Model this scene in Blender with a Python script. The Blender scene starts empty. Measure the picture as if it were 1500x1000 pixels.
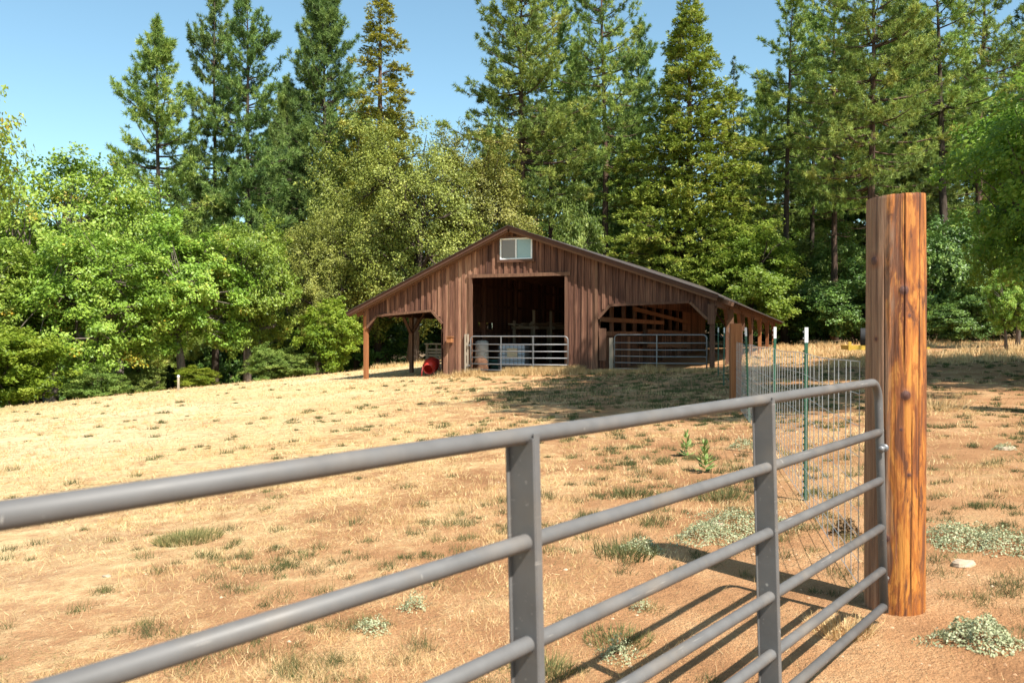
import bpy, math, random
import numpy as np
from mathutils import Vector, Matrix
R = math.radians
scene = bpy.context.scene
COL = scene.collection

# ------------------------------------------------------------------ camera, sky, sun, exposure
EYE = 1.6; FPX = 1287.0; KY = 1.287      # focal length in photo pixels; depth scale of the surveyed placements
cd = bpy.data.cameras.new('camera'); cam = bpy.data.objects.new('camera', cd); COL.objects.link(cam)
cam.location = (0, 0, EYE); cam.rotation_euler = (R(90 - 0.53), 0, 0)
cd.lens = 30.9; cd.sensor_width = 36; cd.clip_start = 0.05; cd.clip_end = 3000
cd.dof.use_dof = True; cd.dof.focus_distance = 12.0; cd.dof.aperture_fstop = 5.0
scene.camera = cam

SUN_EL, SUN_AZ = 53.0, 142.0            # azimuth clockwise from +Y
sd = Vector((math.sin(R(SUN_AZ))*math.cos(R(SUN_EL)), math.cos(R(SUN_AZ))*math.cos(R(SUN_EL)), math.sin(R(SUN_EL))))
w = bpy.data.worlds.new("World"); scene.world = w; w.use_nodes = True
wn = w.node_tree; sky = wn.nodes.new('ShaderNodeTexSky'); sky.sky_type = 'NISHITA'; sky.sun_disc = False
sky.sun_elevation = R(SUN_EL); sky.sun_rotation = R(SUN_AZ); sky.altitude = 900; sky.air_density = 1.0
sky.dust_density = 1.6; sky.ozone_density = 0.3
bg = wn.nodes['Background']; wb = wn.nodes.new('ShaderNodeMix'); wb.data_type = 'RGBA'; wb.blend_type = 'MULTIPLY'; wb.inputs[0].default_value = 1.0
wb.inputs[7].default_value = (0.80, 0.96, 0.87, 1); wn.links.new(sky.outputs[0], wb.inputs[6]); wn.links.new(wb.outputs[2], bg.inputs[0]); bg.inputs[1].default_value = 0.114
sl = bpy.data.lights.new('sun', 'SUN'); sl.energy = 5.0; sl.angle = R(0.5); sl.color = (1.0, 0.95, 0.87)
so = bpy.data.objects.new('sun', sl); COL.objects.link(so); so.location = (20, -18, 40)
so.rotation_euler = sd.to_track_quat('Z', 'Y').to_euler()
vs = scene.view_settings; vs.view_transform = 'Standard'; vs.look = 'None'; vs.gamma = 1; vs.exposure = 1.12
scene.cycles.max_bounces = 6; scene.cycles.diffuse_bounces = 3; scene.cycles.transmission_bounces = 4
scene.cycles.use_denoising = True

# ------------------------------------------------------------------ node helpers
class NT:
    def __init__(s, name):
        s.m = bpy.data.materials.new(name); s.m.use_nodes = True; s.t = s.m.node_tree
        s.t.nodes.clear(); s.out = s.t.nodes.new('ShaderNodeOutputMaterial')
    def n(s, typ, ins=None, **props):
        nd = s.t.nodes.new(typ)
        for k, v in props.items(): setattr(nd, k, v)
        for k, v in (ins or {}).items():
            if hasattr(v, 'links') or isinstance(v, bpy.types.NodeSocket): s.t.links.new(v, nd.inputs[k])
            else: nd.inputs[k].default_value = v
        return nd
    def ramp(s, fac, stops, interp='LINEAR'):
        nd = s.n('ShaderNodeValToRGB', {0: fac}); cr = nd.color_ramp; cr.interpolation = interp
        while len(cr.elements) < len(stops): cr.elements.new(0.5)
        for e, (p, c) in zip(cr.elements, stops):
            e.position = p; e.color = (c if hasattr(c, '__len__') else (c, c, c)) + (() if hasattr(c, '__len__') and len(c) == 4 else (1,)) if hasattr(c, '__len__') else (c, c, c, 1)
        return nd.outputs[0]
    def mix(s, f, a, b, bt='MIX'):
        nd = s.n('ShaderNodeMix', data_type='RGBA', blend_type=bt)
        for i, v in ((0, f), (6, a), (7, b)):
            if isinstance(v, bpy.types.NodeSocket): s.t.links.new(v, nd.inputs[i])
            else: nd.inputs[i].default_value = v if i == 0 else (tuple(v) + (1,))[:4]
        return nd.outputs[2]
    def math(s, op, a, b=0.0, clamp=False):
        nd = s.n('ShaderNodeMath', {0: a, 1: b}, operation=op, use_clamp=clamp); return nd.outputs[0]
    def mrange(s, v, a, b, c=0.0, d=1.0):
        nd = s.n('ShaderNodeMapRange', {0: v, 1: a, 2: b, 3: c, 4: d}, clamp=True); return nd.outputs[0]
    def coord(s, scale=(1, 1, 1), kind='Object', loc=(0, 0, 0)):
        tc = s.n('ShaderNodeTexCoord')
        return s.n('ShaderNodeMapping', {0: tc.outputs[kind], 1: loc, 3: scale}).outputs[0]
    def noise(s, vec, sc=1.0, det=4.0, rough=0.55, dist=0.0):
        return s.n('ShaderNodeTexNoise', {'Vector': vec, 'Scale': sc, 'Detail': det, 'Roughness': rough, 'Distortion': dist}).outputs[0]
    def attr(s, name='tint'):
        return s.n('ShaderNodeAttribute', attribute_name=name).outputs['Fac']
    def bsdf(s, col, rough=0.7, metal=0.0, spec=0.4, bump=None, bstr=0.3, bdist=0.01):
        p = s.n('ShaderNodeBsdfPrincipled', {'Roughness': rough, 'Metallic': metal, 'Specular IOR Level': spec})
        if isinstance(col, bpy.types.NodeSocket): s.t.links.new(col, p.inputs[0])
        else: p.inputs[0].default_value = tuple(col) + (1,)
        if bump is not None:
            b = s.n('ShaderNodeBump', {'Strength': bstr, 'Distance': bdist, 'Height': bump})
            s.t.links.new(b.outputs[0], p.inputs['Normal'])
        return p
    def done(s, sh):
        s.t.links.new(sh if isinstance(sh, bpy.types.NodeSocket) else sh.outputs[0], s.out.inputs[0]); return s.m

def mat_leaf(name, stops, trans=0.3, rough=0.55, spec=0.3):
    t = NT(name); c = t.ramp(t.attr(), stops)
    oi = t.n('ShaderNodeObjectInfo').outputs['Random']
    hs = t.n('ShaderNodeHueSaturation', {'Hue': t.mrange(oi, 0, 1, 0.487, 0.513), 'Value': t.mrange(oi, 0, 1, 0.86, 1.14), 'Color': c}).outputs[0]
    p = t.bsdf(hs, rough, 0, spec)
    tr = t.n('ShaderNodeBsdfTranslucent', {0: hs}).outputs[0]
    return t.done(t.n('ShaderNodeMixShader', {0: trans, 1: p.outputs[0], 2: tr}))
def mat_bark(name, a, b, sc=1.0):
    t = NT(name); v = t.coord((6*sc, 6*sc, 1.1*sc)); nz = t.noise(v, 1.5, 6, 0.65)
    c = t.ramp(nz, [(0.3, a), (0.7, b)])
    return t.done(t.bsdf(c, 0.95, 0, 0.1, nz, 0.8, 0.06))
def mat_wood(name, stops, grain=0.5, zax=True, rough=0.85, bstr=0.35):
    t = NT(name); v = t.coord((26, 26, 1.0) if zax else (3, 26, 26))
    g = t.noise(v, 1.0, 5, 0.6, 0.4); v2 = t.coord((1.7, 1.7, 0.6)); big = t.noise(v2, 1.0, 4, 0.6)
    f = t.math('ADD', t.math('MULTIPLY', t.attr(), 0.55), t.math('ADD', t.math('MULTIPLY', g, grain), t.math('MULTIPLY', big, 0.3)))
    f = t.math('SUBTRACT', f, (grain + 0.3) * 0.5 - 0.22, True)
    c = t.ramp(f, stops)
    return t.done(t.bsdf(c, rough, 0, 0.25, g, bstr, 0.008))
def mat_plain(name, col, rough=0.5, metal=0.0, spec=0.5, var=0.15, sc=6.0, bstr=0.0):
    t = NT(name); nz = t.noise(t.coord((sc, sc, sc)), 1.0, 5, 0.6)
    lo = tuple(c*(1-var) for c in col); hi = tuple(min(1, c*(1+var)) for c in col)
    c = t.ramp(nz, [(0.3, lo), (0.7, hi)])
    r = t.mrange(nz, 0.3, 0.7, rough*0.85, min(1, rough*1.15))
    return t.done(t.bsdf(c, r, metal, spec, nz if bstr else None, bstr, 0.004))

# ------------------------------------------------------------------ mesh helpers (numpy)
def np_mesh(name, V, faces, tint=None, mats=(), smooth=False, mi=None):
    """faces: list of (n,k) int arrays; tint: per face floats"""
    me = bpy.data.meshes.new(name); V = np.asarray(V, np.float32)
    faces = [np.asarray(f, np.int32) for f in faces if len(f)]
    me.vertices.add(len(V)); me.vertices.foreach_set('co', V.ravel())
    loops = np.concatenate([f.ravel() for f in faces]); tot = np.concatenate([np.full(len(f), f.shape[1], np.int32) for f in faces])
    me.loops.add(len(loops)); me.loops.foreach_set('vertex_index', loops)
    start = np.concatenate([[0], np.cumsum(tot)[:-1]]).astype(np.int32)
    me.polygons.add(len(tot)); me.polygons.foreach_set('loop_start', start); me.polygons.foreach_set('loop_total', tot)
    if mi is not None: me.polygons.foreach_set('material_index', np.asarray(mi, np.int32))
    me.polygons.foreach_set('use_smooth', np.full(len(tot), bool(smooth)))
    me.update(calc_edges=True)
    a = me.attributes.new('tint', 'FLOAT', 'FACE')
    a.data.foreach_set('value', np.asarray(tint, np.float32) if tint is not None else np.full(len(tot), 0.5, np.float32))
    for m in mats: me.materials.append(m)
    return me

class MB:
    def __init__(s): s.V = []; s.F = {}; s.T = {}; s.n = 0
    def add(s, V, F, tint=0.5):
        V = np.asarray(V, float).reshape(-1, 3)
        for f in F:
            s.F.setdefault(len(f), []).append([i + s.n for i in f]); s.T.setdefault(len(f), []).append(tint)
        s.V.append(V); s.n += len(V)
    def hexa(s, P, tint=0.5):          # 8 points: bottom ring then top ring
        s.add(P, [(3, 2, 1, 0), (4, 5, 6, 7), (0, 1, 5, 4), (1, 2, 6, 5), (2, 3, 7, 6), (3, 0, 4, 7)], tint)
    def box(s, a, b, tint=0.5):
        (x0, y0, z0), (x1, y1, z1) = a, b
        s.hexa([(x0,y0,z0),(x1,y0,z0),(x1,y1,z0),(x0,y1,z0),(x0,y0,z1),(x1,y0,z1),(x1,y1,z1),(x0,y1,z1)], tint)
    def bar(s, p, q, wd, ht, tint=0.5, up=(0, 0, 1)):   # rectangular bar from p to q
        p = Vector(p); q = Vector(q); d = (q - p).normalized(); u = Vector(up)
        if abs(d.dot(u)) > 0.98: u = Vector((0, 1, 0))
        sx = d.cross(u).normalized(); sz = sx.cross(d).normalized()
        P = []
        for e in (p, q):
            for a, b in ((-1, -1), (1, -1), (1, 1), (-1, 1)): P.append(tuple(e + sx*a*wd/2 + sz*b*ht/2))
        s.add(P, [(0, 1, 2, 3), (7, 6, 5, 4), (0, 4, 5, 1), (1, 5, 6, 2), (2, 6, 7, 3), (3, 7, 4, 0)], tint)
    def tube(s, pts, rad, sides=8, tint=0.5, cap=True):
        P = [Vector(p) for p in pts]; n = len(P); r = rad if hasattr(rad, '__len__') else [rad]*n
        t0 = (P[1]-P[0]).normalized(); u = Vector((0, 0, 1)) if abs(t0.z) < 0.9 else Vector((1, 0, 0))
        V = []
        for i in range(n):
            t = (P[min(i+1, n-1)] - P[max(i-1, 0)]).normalized()
            a = t.cross(u).normalized(); b = a.cross(t); u = b
            for k in range(sides):
                an = 2*math.pi*k/sides; V.append(tuple(P[i] + (a*math.cos(an) + b*math.sin(an))*r[i]))
        F = [(i*sides+k, i*sides+(k+1) % sides, (i+1)*sides+(k+1) % sides, (i+1)*sides+k) for i in range(n-1) for k in range(sides)]
        if cap: F += [tuple(range(sides-1, -1, -1)), tuple((n-1)*sides + k for k in range(sides))]
        s.add(V, F, tint)
    def lathe(s, prof, seg=20, tint=0.5, M=None):       # profile (r, z) about z
        V = []
        for r_, z in prof:
            for k in range(seg):
                a = 2*math.pi*k/seg; v = Vector((r_*math.cos(a), r_*math.sin(a), z))
                V.append(tuple(M @ v if M is not None else v))
        F = [(i*seg+k, i*seg+(k+1) % seg, (i+1)*seg+(k+1) % seg, (i+1)*seg+k) for i in range(len(prof)-1) for k in range(seg)]
        s.add(V, F, tint)
    def raw(s, V, F, tint):            # numpy block, all faces same k
        k = F.shape[1]; s.F.setdefault(k, []).extend((F + s.n).tolist()); s.T.setdefault(k, []).extend(list(tint)); s.V.append(V); s.n += len(V)
    def mesh(s, name, mat, smooth=False):
        ks = sorted(s.F); T = np.concatenate([np.asarray(s.T[k], float) for k in ks])
        return np_mesh(name, np.concatenate(s.V), [np.asarray(s.F[k]) for k in ks], T, [mat], smooth)
    def build(s, name, mat, parent=None, smooth=False, bevel=0.0, auto=None):
        o = bpy.data.objects.new(name, s.mesh(name, mat, smooth)); COL.objects.link(o); o.parent = parent
        if bevel:
            b = o.modifiers.new('bevel', 'BEVEL'); b.width = bevel; b.segments = 2; b.limit_method = 'ANGLE'
        return o

def thing(name, label, cat, loc=(0, 0, 0), rot=(0, 0, 0), group=None):
    o = bpy.data.objects.new(name, None); o.empty_display_size = 0.2; COL.objects.link(o)
    o.location = loc; o.rotation_euler = rot if hasattr(rot, '__len__') else (0, 0, rot)
    return tag(o, label, cat, group)
def tag(o, label=None, cat=None, group=None, kind=None):
    if label: o['label'] = label
    if cat: o['category'] = cat
    if group: o['group'] = group
    if kind: o['kind'] = kind
    return o
def link(name, me, parent=None):
    o = bpy.data.objects.new(name, me); COL.objects.link(o); o.parent = parent; return o

# ------------------------------------------------------------------ noise + terrain
def _h(i, j, s):
    n = (i.astype(np.int64)*374761393 + j.astype(np.int64)*668265263 + s*974634777) & 0x7fffffff
    n = ((n ^ (n >> 13))*1274126177) & 0x7fffffff
    return ((n ^ (n >> 16)) & 0xffff)/65535.0
def vnoise(x, y, s=0):
    x = np.asarray(x, float); y = np.asarray(y, float); i = np.floor(x); j = np.floor(y); fx = x-i; fy = y-j
    fx = fx*fx*(3-2*fx); fy = fy*fy*(3-2*fy)
    return (_h(i, j, s)*(1-fx)+_h(i+1, j, s)*fx)*(1-fy)+(_h(i, j+1, s)*(1-fx)+_h(i+1, j+1, s)*fx)*fy
def fbm(x, y, s=0, o=3):
    return sum(vnoise(x*2**k, y*2**k, s+k)*0.5**k for k in range(o))/sum(0.5**k for k in range(o))
def sstep(a, b, x):
    t = np.clip((x-a)/(b-a), 0, 1); return t*t*(3-2*t)
def gz(x, y, fine=True):
    x = np.asarray(x, float); y = np.asarray(y, float)/KY
    xn = np.clip(x, -24, 0); xp = np.clip(x, 0, 26)
    g = 0.05*xn - 0.0008*xn*xn + 0.04*xp - 0.0001*xp*xp + 0.02*(x-xn-xp)
    z = 0.006*np.clip(y, -20, 60) + 0.01*np.clip(y-60, 0, 200) + g
    z = z - 0.07*np.exp(-((x-2)**2+(y-3.2)**2)/6)
    z = z + 0.010*np.exp(-((x-2.215)**2+(y*KY-5.055)**2)/0.10)
    d = ((x+18)*-9 + (y-24)*10)/13.45
    z = z - np.clip(0.13*np.clip(d, 0, 60), 0, 3.0)*sstep(-5, -9, x)
    if fine:
        amp = 1/(1+np.abs(y)/60)
        z = z + amp*(0.07*(fbm(x/3.1, y/3.1, 5)-0.5) + 0.03*(fbm(x/0.55, y/0.55, 9)-0.5)) * sstep(0.0, 0.4, np.abs(x)+np.abs(y))
    return z
def gh(x, y): return float(gz(np.array([x]), np.array([y]))[0])

# ------------------------------------------------------------------ ground
def mat_ground():
    t = NT('dirt_and_straw'); P = t.coord((1, 1, 1)); sep = t.n('ShaderNodeSeparateXYZ', {0: P})
    X, Y = sep.outputs[0], t.math('MULTIPLY', sep.outputs[1], 1/KY)
    n1 = t.noise(P, 0.16, 5, 0.6); n2 = t.noise(P, 0.9, 6, 0.65, 0.3); n3 = t.noise(P, 6.0, 6, 0.7); n4 = t.noise(P, 38.0, 4, 0.7); n5 = t.noise(P, 110.0, 2, 0.6)
    dirt = t.ramp(n2, [(0.28, (0.26, 0.125, 0.056)), (0.5, (0.385, 0.200, 0.092)), (0.72, (0.50, 0.30, 0.150))])
    straw = t.ramp(n3, [(0.25, (0.32, 0.19, 0.088)), (0.5, (0.55, 0.375, 0.175)), (0.75, (0.72, 0.54, 0.29))])
    pale = t.ramp(n3, [(0.25, (0.52, 0.355, 0.195)), (0.7, (0.76, 0.59, 0.38))])
    # how much thatch lies on the soil: thick on the left and far, thin by the gate post
    side = t.mrange(X, 4.0, -5.0, -0.22, 0.16)
    near = t.mrange(Y, 3.0, 9.0, -0.10, 0.04)
    f = t.math('ADD', t.math('ADD', t.math('MULTIPLY', n2, 0.75), t.math('MULTIPLY', n3, 0.55)), t.math('ADD', side, near))
    f = t.math('ADD', f, t.math('MULTIPLY', t.math('SUBTRACT', n4, 0.5), 0.5))
    c = t.mix(t.mrange(f, 0.58, 0.84), dirt, straw)
    bl = t.math('MULTIPLY', t.mrange(X, -1.0, -8.0), t.mrange(n1, 0.38, 0.62))
    c = t.mix(t.math('MULTIPLY', bl, 0.8), c, pale)
    # green-grey low growth
    g = t.noise(P, 0.35, 5, 0.6); gm = t.math('MULTIPLY', t.mrange(g, 0.56, 0.70), t.mrange(n3, 0.45, 0.6))
    gr = t.ramp(n4, [(0.3, (0.12, 0.125, 0.05)), (0.7, (0.25, 0.24, 0.10))])
    c = t.mix(t.math('MULTIPLY', gm, 0.45), c, gr)
    # lawn strip far left; leaf litter under the trees
    lw = t.math('MULTIPLY', t.mrange(X, -14.5, -17.5), t.mrange(n2, 0.25, 0.55))
    c = t.mix(t.math('MULTIPLY', lw, 0.75), c, (0.22, 0.24, 0.07))
    litter = t.ramp(n3, [(0.3, (0.10, 0.065, 0.035)), (0.7, (0.22, 0.14, 0.075))])
    c = t.mix(t.mrange(Y, 38.0, 46.0), c, litter)
    # speckle of dark crumbs and straw bits
    c = t.mix(t.mrange(n4, 0.58, 0.70, 0, 0.6), c, (0.17, 0.085, 0.040))
    c = t.mix(t.math('MULTIPLY', t.mrange(n5, 0.58, 0.68, 0, 0.7), t.mrange(n2, 0.40, 0.62)), c, (0.74, 0.58, 0.33))
    h = t.math('ADD', t.math('MULTIPLY', n4, 0.6), t.math('ADD', t.math('MULTIPLY', n5, 0.25), n3))
    return t.done(t.bsdf(c, 0.95, 0, 0.15, h, 1.0, 0.05))
def build_ground():
    nx, ny = 380, 400
    u = np.linspace(-6.7, 6.7, nx); xs = 1.3*np.sinh(u)
    v = np.linspace(-4.4, 6.9, ny); ys = 3.0 + 1.3*np.sinh(v)
    XX, YY = np.meshgrid(xs, ys); V = np.stack([XX, YY, gz(XX, YY)], -1).reshape(-1, 3)
    i = np.arange(ny-1)[:, None]*nx + np.arange(nx-1)[None]; i = i.ravel()
    F = np.stack([i, i+1, i+nx+1, i+nx], 1)
    o = link('ground', np_mesh('ground', V, [F], None, [mat_ground()], True)); tag(o, kind='structure')
build_ground()

# ------------------------------------------------------------------ materials
M_BOARD = mat_wood('barn_board', [(0.0, (0.024, 0.011, 0.008)), (0.30, (0.066, 0.029, 0.020)), (0.55, (0.150, 0.069, 0.043)), (0.8, (0.275, 0.142, 0.088)), (1.0, (0.43, 0.255, 0.165))], 1.2)
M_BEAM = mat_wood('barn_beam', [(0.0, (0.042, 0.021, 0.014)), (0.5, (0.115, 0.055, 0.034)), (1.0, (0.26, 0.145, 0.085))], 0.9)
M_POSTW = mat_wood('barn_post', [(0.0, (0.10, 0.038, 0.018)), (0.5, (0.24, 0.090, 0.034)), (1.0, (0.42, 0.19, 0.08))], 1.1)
M_GREYW = mat_wood('weathered_grey_wood', [(0.0, (0.13, 0.10, 0.075)), (0.5, (0.27, 0.215, 0.16)), (1.0, (0.42, 0.35, 0.27))], 0.6)
M_RAKE = mat_wood('rake_board', [(0.0, (0.045, 0.022, 0.016)), (0.5, (0.10, 0.048, 0.032)), (1.0, (0.17, 0.085, 0.055))], 0.5)
M_SHEATH = mat_wood('roof_underside', [(0.0, (0.07, 0.035, 0.02)), (0.5, (0.14, 0.07, 0.04)), (1.0, (0.22, 0.12, 0.07))], 0.5)
M_ROOF = mat_plain('roof_sheet', (0.055, 0.042, 0.038), 0.6, 0, 0.4, 0.3, 3)
M_WHITE = mat_plain('white_frame', (0.78, 0.78, 0.76), 0.4, 0, 0.5, 0.05)
M_GALV = mat_plain('galvanised_steel', (0.20, 0.20, 0.205), 0.5, 0.4, 0.5, 0.14, 9)
M_WIRE = mat_plain('fence_wire', (0.36, 0.37, 0.375), 0.45, 0.35, 0.5, 0.12, 9)
def mat_gatepaint():
    t = NT('grey_brown_powder_coat'); v = t.coord((1, 1, 1)); n = t.noise(v, 9, 5, 0.65); sc = t.noise(t.coord((3, 60, 60)), 1, 3, 0.6); d = t.noise(v, 70, 3, 0.6)
    c = t.ramp(n, [(0.3, (0.094, 0.089, 0.086)), (0.7, (0.118, 0.113, 0.110))])
    c = t.mix(t.mrange(sc, 0.66, 0.72, 0, 0.5), c, (0.34, 0.31, 0.28))
    c = t.mix(t.mrange(d, 0.72, 0.78, 0, 0.4), c, (0.26, 0.20, 0.15))
    nk = t.noise(t.coord((55, 16, 16), loc=(2, 5, 1)), 1, 2, 0.5); c = t.mix(t.mrange(nk, 0.735, 0.76, 0, 0.6), c, (0.42, 0.39, 0.35))
    ds = t.noise(t.coord((2.2, 2.2, 2.2)), 1, 4, 0.7); c = t.mix(t.mrange(ds, 0.5, 0.72, 0, 0.35), c, (0.22, 0.175, 0.13))
    return t.done(t.bsdf(c, t.mrange(n, 0.3, 0.7, 0.48, 0.62), 0, 0.4, d, 0.05, 0.002))
M_GATE = mat_gatepaint()
M_TPOST = mat_plain('green_post_paint', (0.020, 0.085, 0.045), 0.45, 0, 0.5, 0.25, 20)
M_CAP = mat_plain('white_post_paint', (0.60, 0.61, 0.60), 0.5, 0, 0.5, 0.1, 20)
M_RED = mat_plain('red_paint', (0.50, 0.030, 0.016), 0.45, 0, 0.5, 0.25, 7)
M_DARKRED = mat_plain('faded_red_paint', (0.30, 0.028, 0.022), 0.55, 0, 0.4, 0.3, 7)
M_BLACK = mat_plain('black_rubber', (0.022, 0.022, 0.023), 0.75, 0, 0.3, 0.2, 12)
M_YEL = mat_plain('yellow_paint', (0.58, 0.36, 0.05), 0.5, 0, 0.5, 0.2, 8)
M_TANK = mat_plain('white_plastic_tank', (0.55, 0.63, 0.72), 0.5, 0, 0.4, 0.1, 4)
M_LABEL = mat_plain('sun_bleached_label', (0.72, 0.60, 0.40), 0.6, 0, 0.3, 0.15, 9)
M_TEAL = mat_plain('teal_plastic', (0.10, 0.30, 0.28), 0.5, 0, 0.4, 0.1)
M_SACK = mat_plain('brown_sack', (0.13, 0.068, 0.042), 0.9, 0, 0.1, 0.25, 14, 0.4)
M_PLASTIC = mat_plain('off_white_plastic', (0.60, 0.59, 0.56), 0.5, 0, 0.4, 0.1)
M_STONE = mat_plain('pale_stone', (0.36, 0.28, 0.20), 0.95, 0, 0.2, 0.25, 9, 0.5)
def mat_glass(col):
    t = NT('window_glass'); n = t.noise(t.coord((2, 2, 2)), 1, 3)
    c = t.ramp(n, [(0.3, tuple(x*0.85 for x in col)), (0.7, col)])
    return t.done(t.bsdf(c, 0.08, 0, 0.8))
M_GLASS_A = mat_glass((0.20, 0.145, 0.11)); M_GLASS_B = mat_glass((0.27, 0.37, 0.36))

# ------------------------------------------------------------------ BARN
TH = R(-21.6); BX, BY, BZ = 0.0, 31.1, 0.15
cB, sB = math.cos(TH), math.sin(TH)
def b2w(t, u): return (BX + t*cB - u*sB, BY + t*sB + u*cB)
def bg_(t, u): x, y = b2w(t, u); return gh(x, y) - BZ          # ground height in barn frame
def wpos(t, u, z=None):
    x, y = b2w(t, u); return (x, y, gh(x, y) if z is None else z + BZ)
barn = thing('wooden_barn', 'weathered brown board and batten barn with open lean-to sheds on both sides', 'barn', (BX, BY, BZ), TH)
RIDGE = 5.21; TL, TR = -6.57, 7.22; EL, ER = 2.23, 2.67; DEPTH = 22.0; OVER = 0.34
def roof(x, u=0.0):                     # top of the roof boards
    if x < 0: return RIDGE + (EL-RIDGE)*(x/TL)
    sag = 0.50*max(u, 0)/DEPTH
    return RIDGE + (ER-RIDGE)*(x/TR) - sag*min(1, max(0, (x-3)/(TR-3)))
rnd = random.Random(4)
BOT = [(-6.08, 1.66), (-5.88, 1.70), (-5.45, 2.13), (-3.17, 2.30), (-2.70, 1.84), (-2.6999, 'g'), (-1.535, 'g'), (-1.5349, 3.45), (1.98, 3.45), (1.9801, 'g'), (3.154, 'g'), (3.1541, 1.99), (3.586, 2.42), (6.26, 2.50), (6.82, 1.95), (7.08, 1.95)]
def bot(x):
    for (a, za), (b, zb) in zip(BOT, BOT[1:]):
        if a <= x <= b:
            va = bg_(a, 0)-0.12 if za == 'g' else za; vb = bg_(b, 0)-0.12 if zb == 'g' else zb
            return va + (vb-va)*(x-a)/(b-a)
    return BOT[-1][1] if x > 0 else BOT[0][1]
WIN = (-0.42, 0.75, 4.08, 4.78)
def front_wall():
    m = MB(); x = -6.08
    cuts = sorted(set([p[0] for p in BOT if abs(p[0]*1000 - round(p[0]*1000)) < 1e-6] + [WIN[0], WIN[1]]))
    edges = [x]
    while x < 7.08:
        x += 0.235 + rnd.uniform(-0.02, 0.02); edges.append(min(x, 7.08))
    for a, b in zip(edges, edges[1:]):
        tn = rnd.gauss(0.40, 0.15) + (0.36 if -2.9 < a < -1.5 else 0); dep = rnd.uniform(-0.004, 0.004)  # paler boards left of the doorway: bleaching plus sunlight put into the tint
        sub = [a] + [c for c in cuts if a+1e-4 < c < b-1e-4] + [b]
        for p, q in zip(sub, sub[1:]):
            e = 1e-4; mid = (p+q)/2
            spans = [((bot(p+e), bot(q-e)), (roof(p)-0.10, roof(q)-0.10))]
            if WIN[0] < mid < WIN[1]:
                spans = [(spans[0][0], (WIN[2], WIN[2])), ((WIN[3], WIN[3]), spans[0][1])]
            for (b0, b1), (t0, t1) in spans:
                y0, y1 = dep, dep+0.025
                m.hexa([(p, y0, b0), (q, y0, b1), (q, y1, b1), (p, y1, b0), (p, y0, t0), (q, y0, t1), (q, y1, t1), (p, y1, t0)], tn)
        # batten over the joint
        c = b + rnd.uniform(-0.012, 0.012); hw = 0.048+rnd.uniform(-0.008, 0.008)
        if c > 7.0: continue
        tn = rnd.gauss(0.48, 0.16) + (0.36 if -3.0 < c < -1.4 else 0); zt = roof(c)-0.115  # battens there raised likewise, sunlit tone painted in along with bleaching
        zb = max(bot(c-hw), bot(c+hw)) + rnd.uniform(0, 0.03)
        spans = [(zb, zt)]
        if WIN[0]-hw < c < WIN[1]+hw: spans = [(zb, WIN[2]-0.10), (WIN[3]+0.06, zt)]
        for z0, z1 in spans:
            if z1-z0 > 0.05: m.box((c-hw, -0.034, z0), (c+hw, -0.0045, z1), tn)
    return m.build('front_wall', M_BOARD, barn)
front_wall()
def trims():
    m = MB()
    m.bar((-1.72, -0.05, 3.50), (2.17, -0.05, 3.50), 0.05, 0.12, 0.75)                    # header over the big opening
    m.bar((-1.585, -0.05, bg_(-1.58, 0)-.1), (-1.585, -0.05, 3.44), 0.05, 0.10, 0.6, (1, 0, 0)); m.bar((2.03, -0.05, bg_(2.03, 0)-.1), (2.03, -0.05, 3.44), 0.05, 0.10, 0.55, (1, 0, 0))
    m.build('opening_trim', M_BEAM, barn)
    for trim in ((((-5.45, 2.11), (-3.17, 2.28)), ((-5.88, 1.66), (-5.47, 2.09)), ((-3.15, 2.27), (-2.71, 1.80))), (((3.586, 2.40), (6.26, 2.48)), ((3.17, 1.95), (3.57, 2.38)), ((6.28, 2.46), (6.84, 1.91)))):
        m = MB()
        for p, q in trim: m.bar((p[0], -0.045, p[1]), (q[0], -0.045, q[1]), 0.05, 0.085, rnd.uniform(0.35, 0.8))
        m.build('shed_trim', M_BEAM, barn)
    m = MB(); m.box((3.055, -0.06, bg_(3.1, 0)-0.1), (3.15, -0.036, roof(3.15)-0.12), 0.85)
    m.build('corner_board', M_BEAM, barn)
trims()
# window
wf = MB(); x0, x1, z0, z1 = WIN
for a, b in (((x0, z0), (x1, z0)), ((x0, z1), (x1, z1)), ((x0, z0), (x0, z1)), ((x1, z0), (x1, z1)), (((x0+x1)/2, z0), ((x0+x1)/2, z1))):
    vert = a[0] == b[0]; cxm = 0.028 if vert else 0.024
    if vert: wf.box((a[0]-cxm, -0.045, z0+0.024), (a[0]+cxm, 0.035, z1-0.024))
    else: wf.box((x0-0.028, -0.045, a[1]-cxm), (x1+0.028, 0.035, a[1]+cxm))
win = MB(); win.bar((x0-0.12, -0.055, z0-0.075), (x1+0.12, -0.055, z0-0.075), 0.06, 0.10, 0.3)
win.bar((x0-0.085, -0.045, z0-0.02), (x0-0.085, -0.045, z1+0.03), 0.04, 0.09, 0.25, (1, 0, 0)); win.bar((x1+0.085, -0.045, z0-0.02), (x1+0.085, -0.045, z1+0.03), 0.04, 0.09, 0.25, (1, 0, 0))
win.bar((x0-0.12, -0.05, z1+0.06), (x1+0.12, -0.05, z1+0.06), 0.04, 0.05, 0.6)
wo = win.build('window', M_BEAM, barn); wf.build('frame', M_WHITE, wo, bevel=0.004)
for a, b, mt in ((x0+0.028, (x0+x1)/2-0.028, M_GLASS_A), ((x0+x1)/2+0.028, x1-0.028, M_GLASS_B)):
    g = MB(); g.box((a, -0.008, z0+0.024), (b, 0.004, z1-0.024)); g.build('pane', mt, wo)
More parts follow.
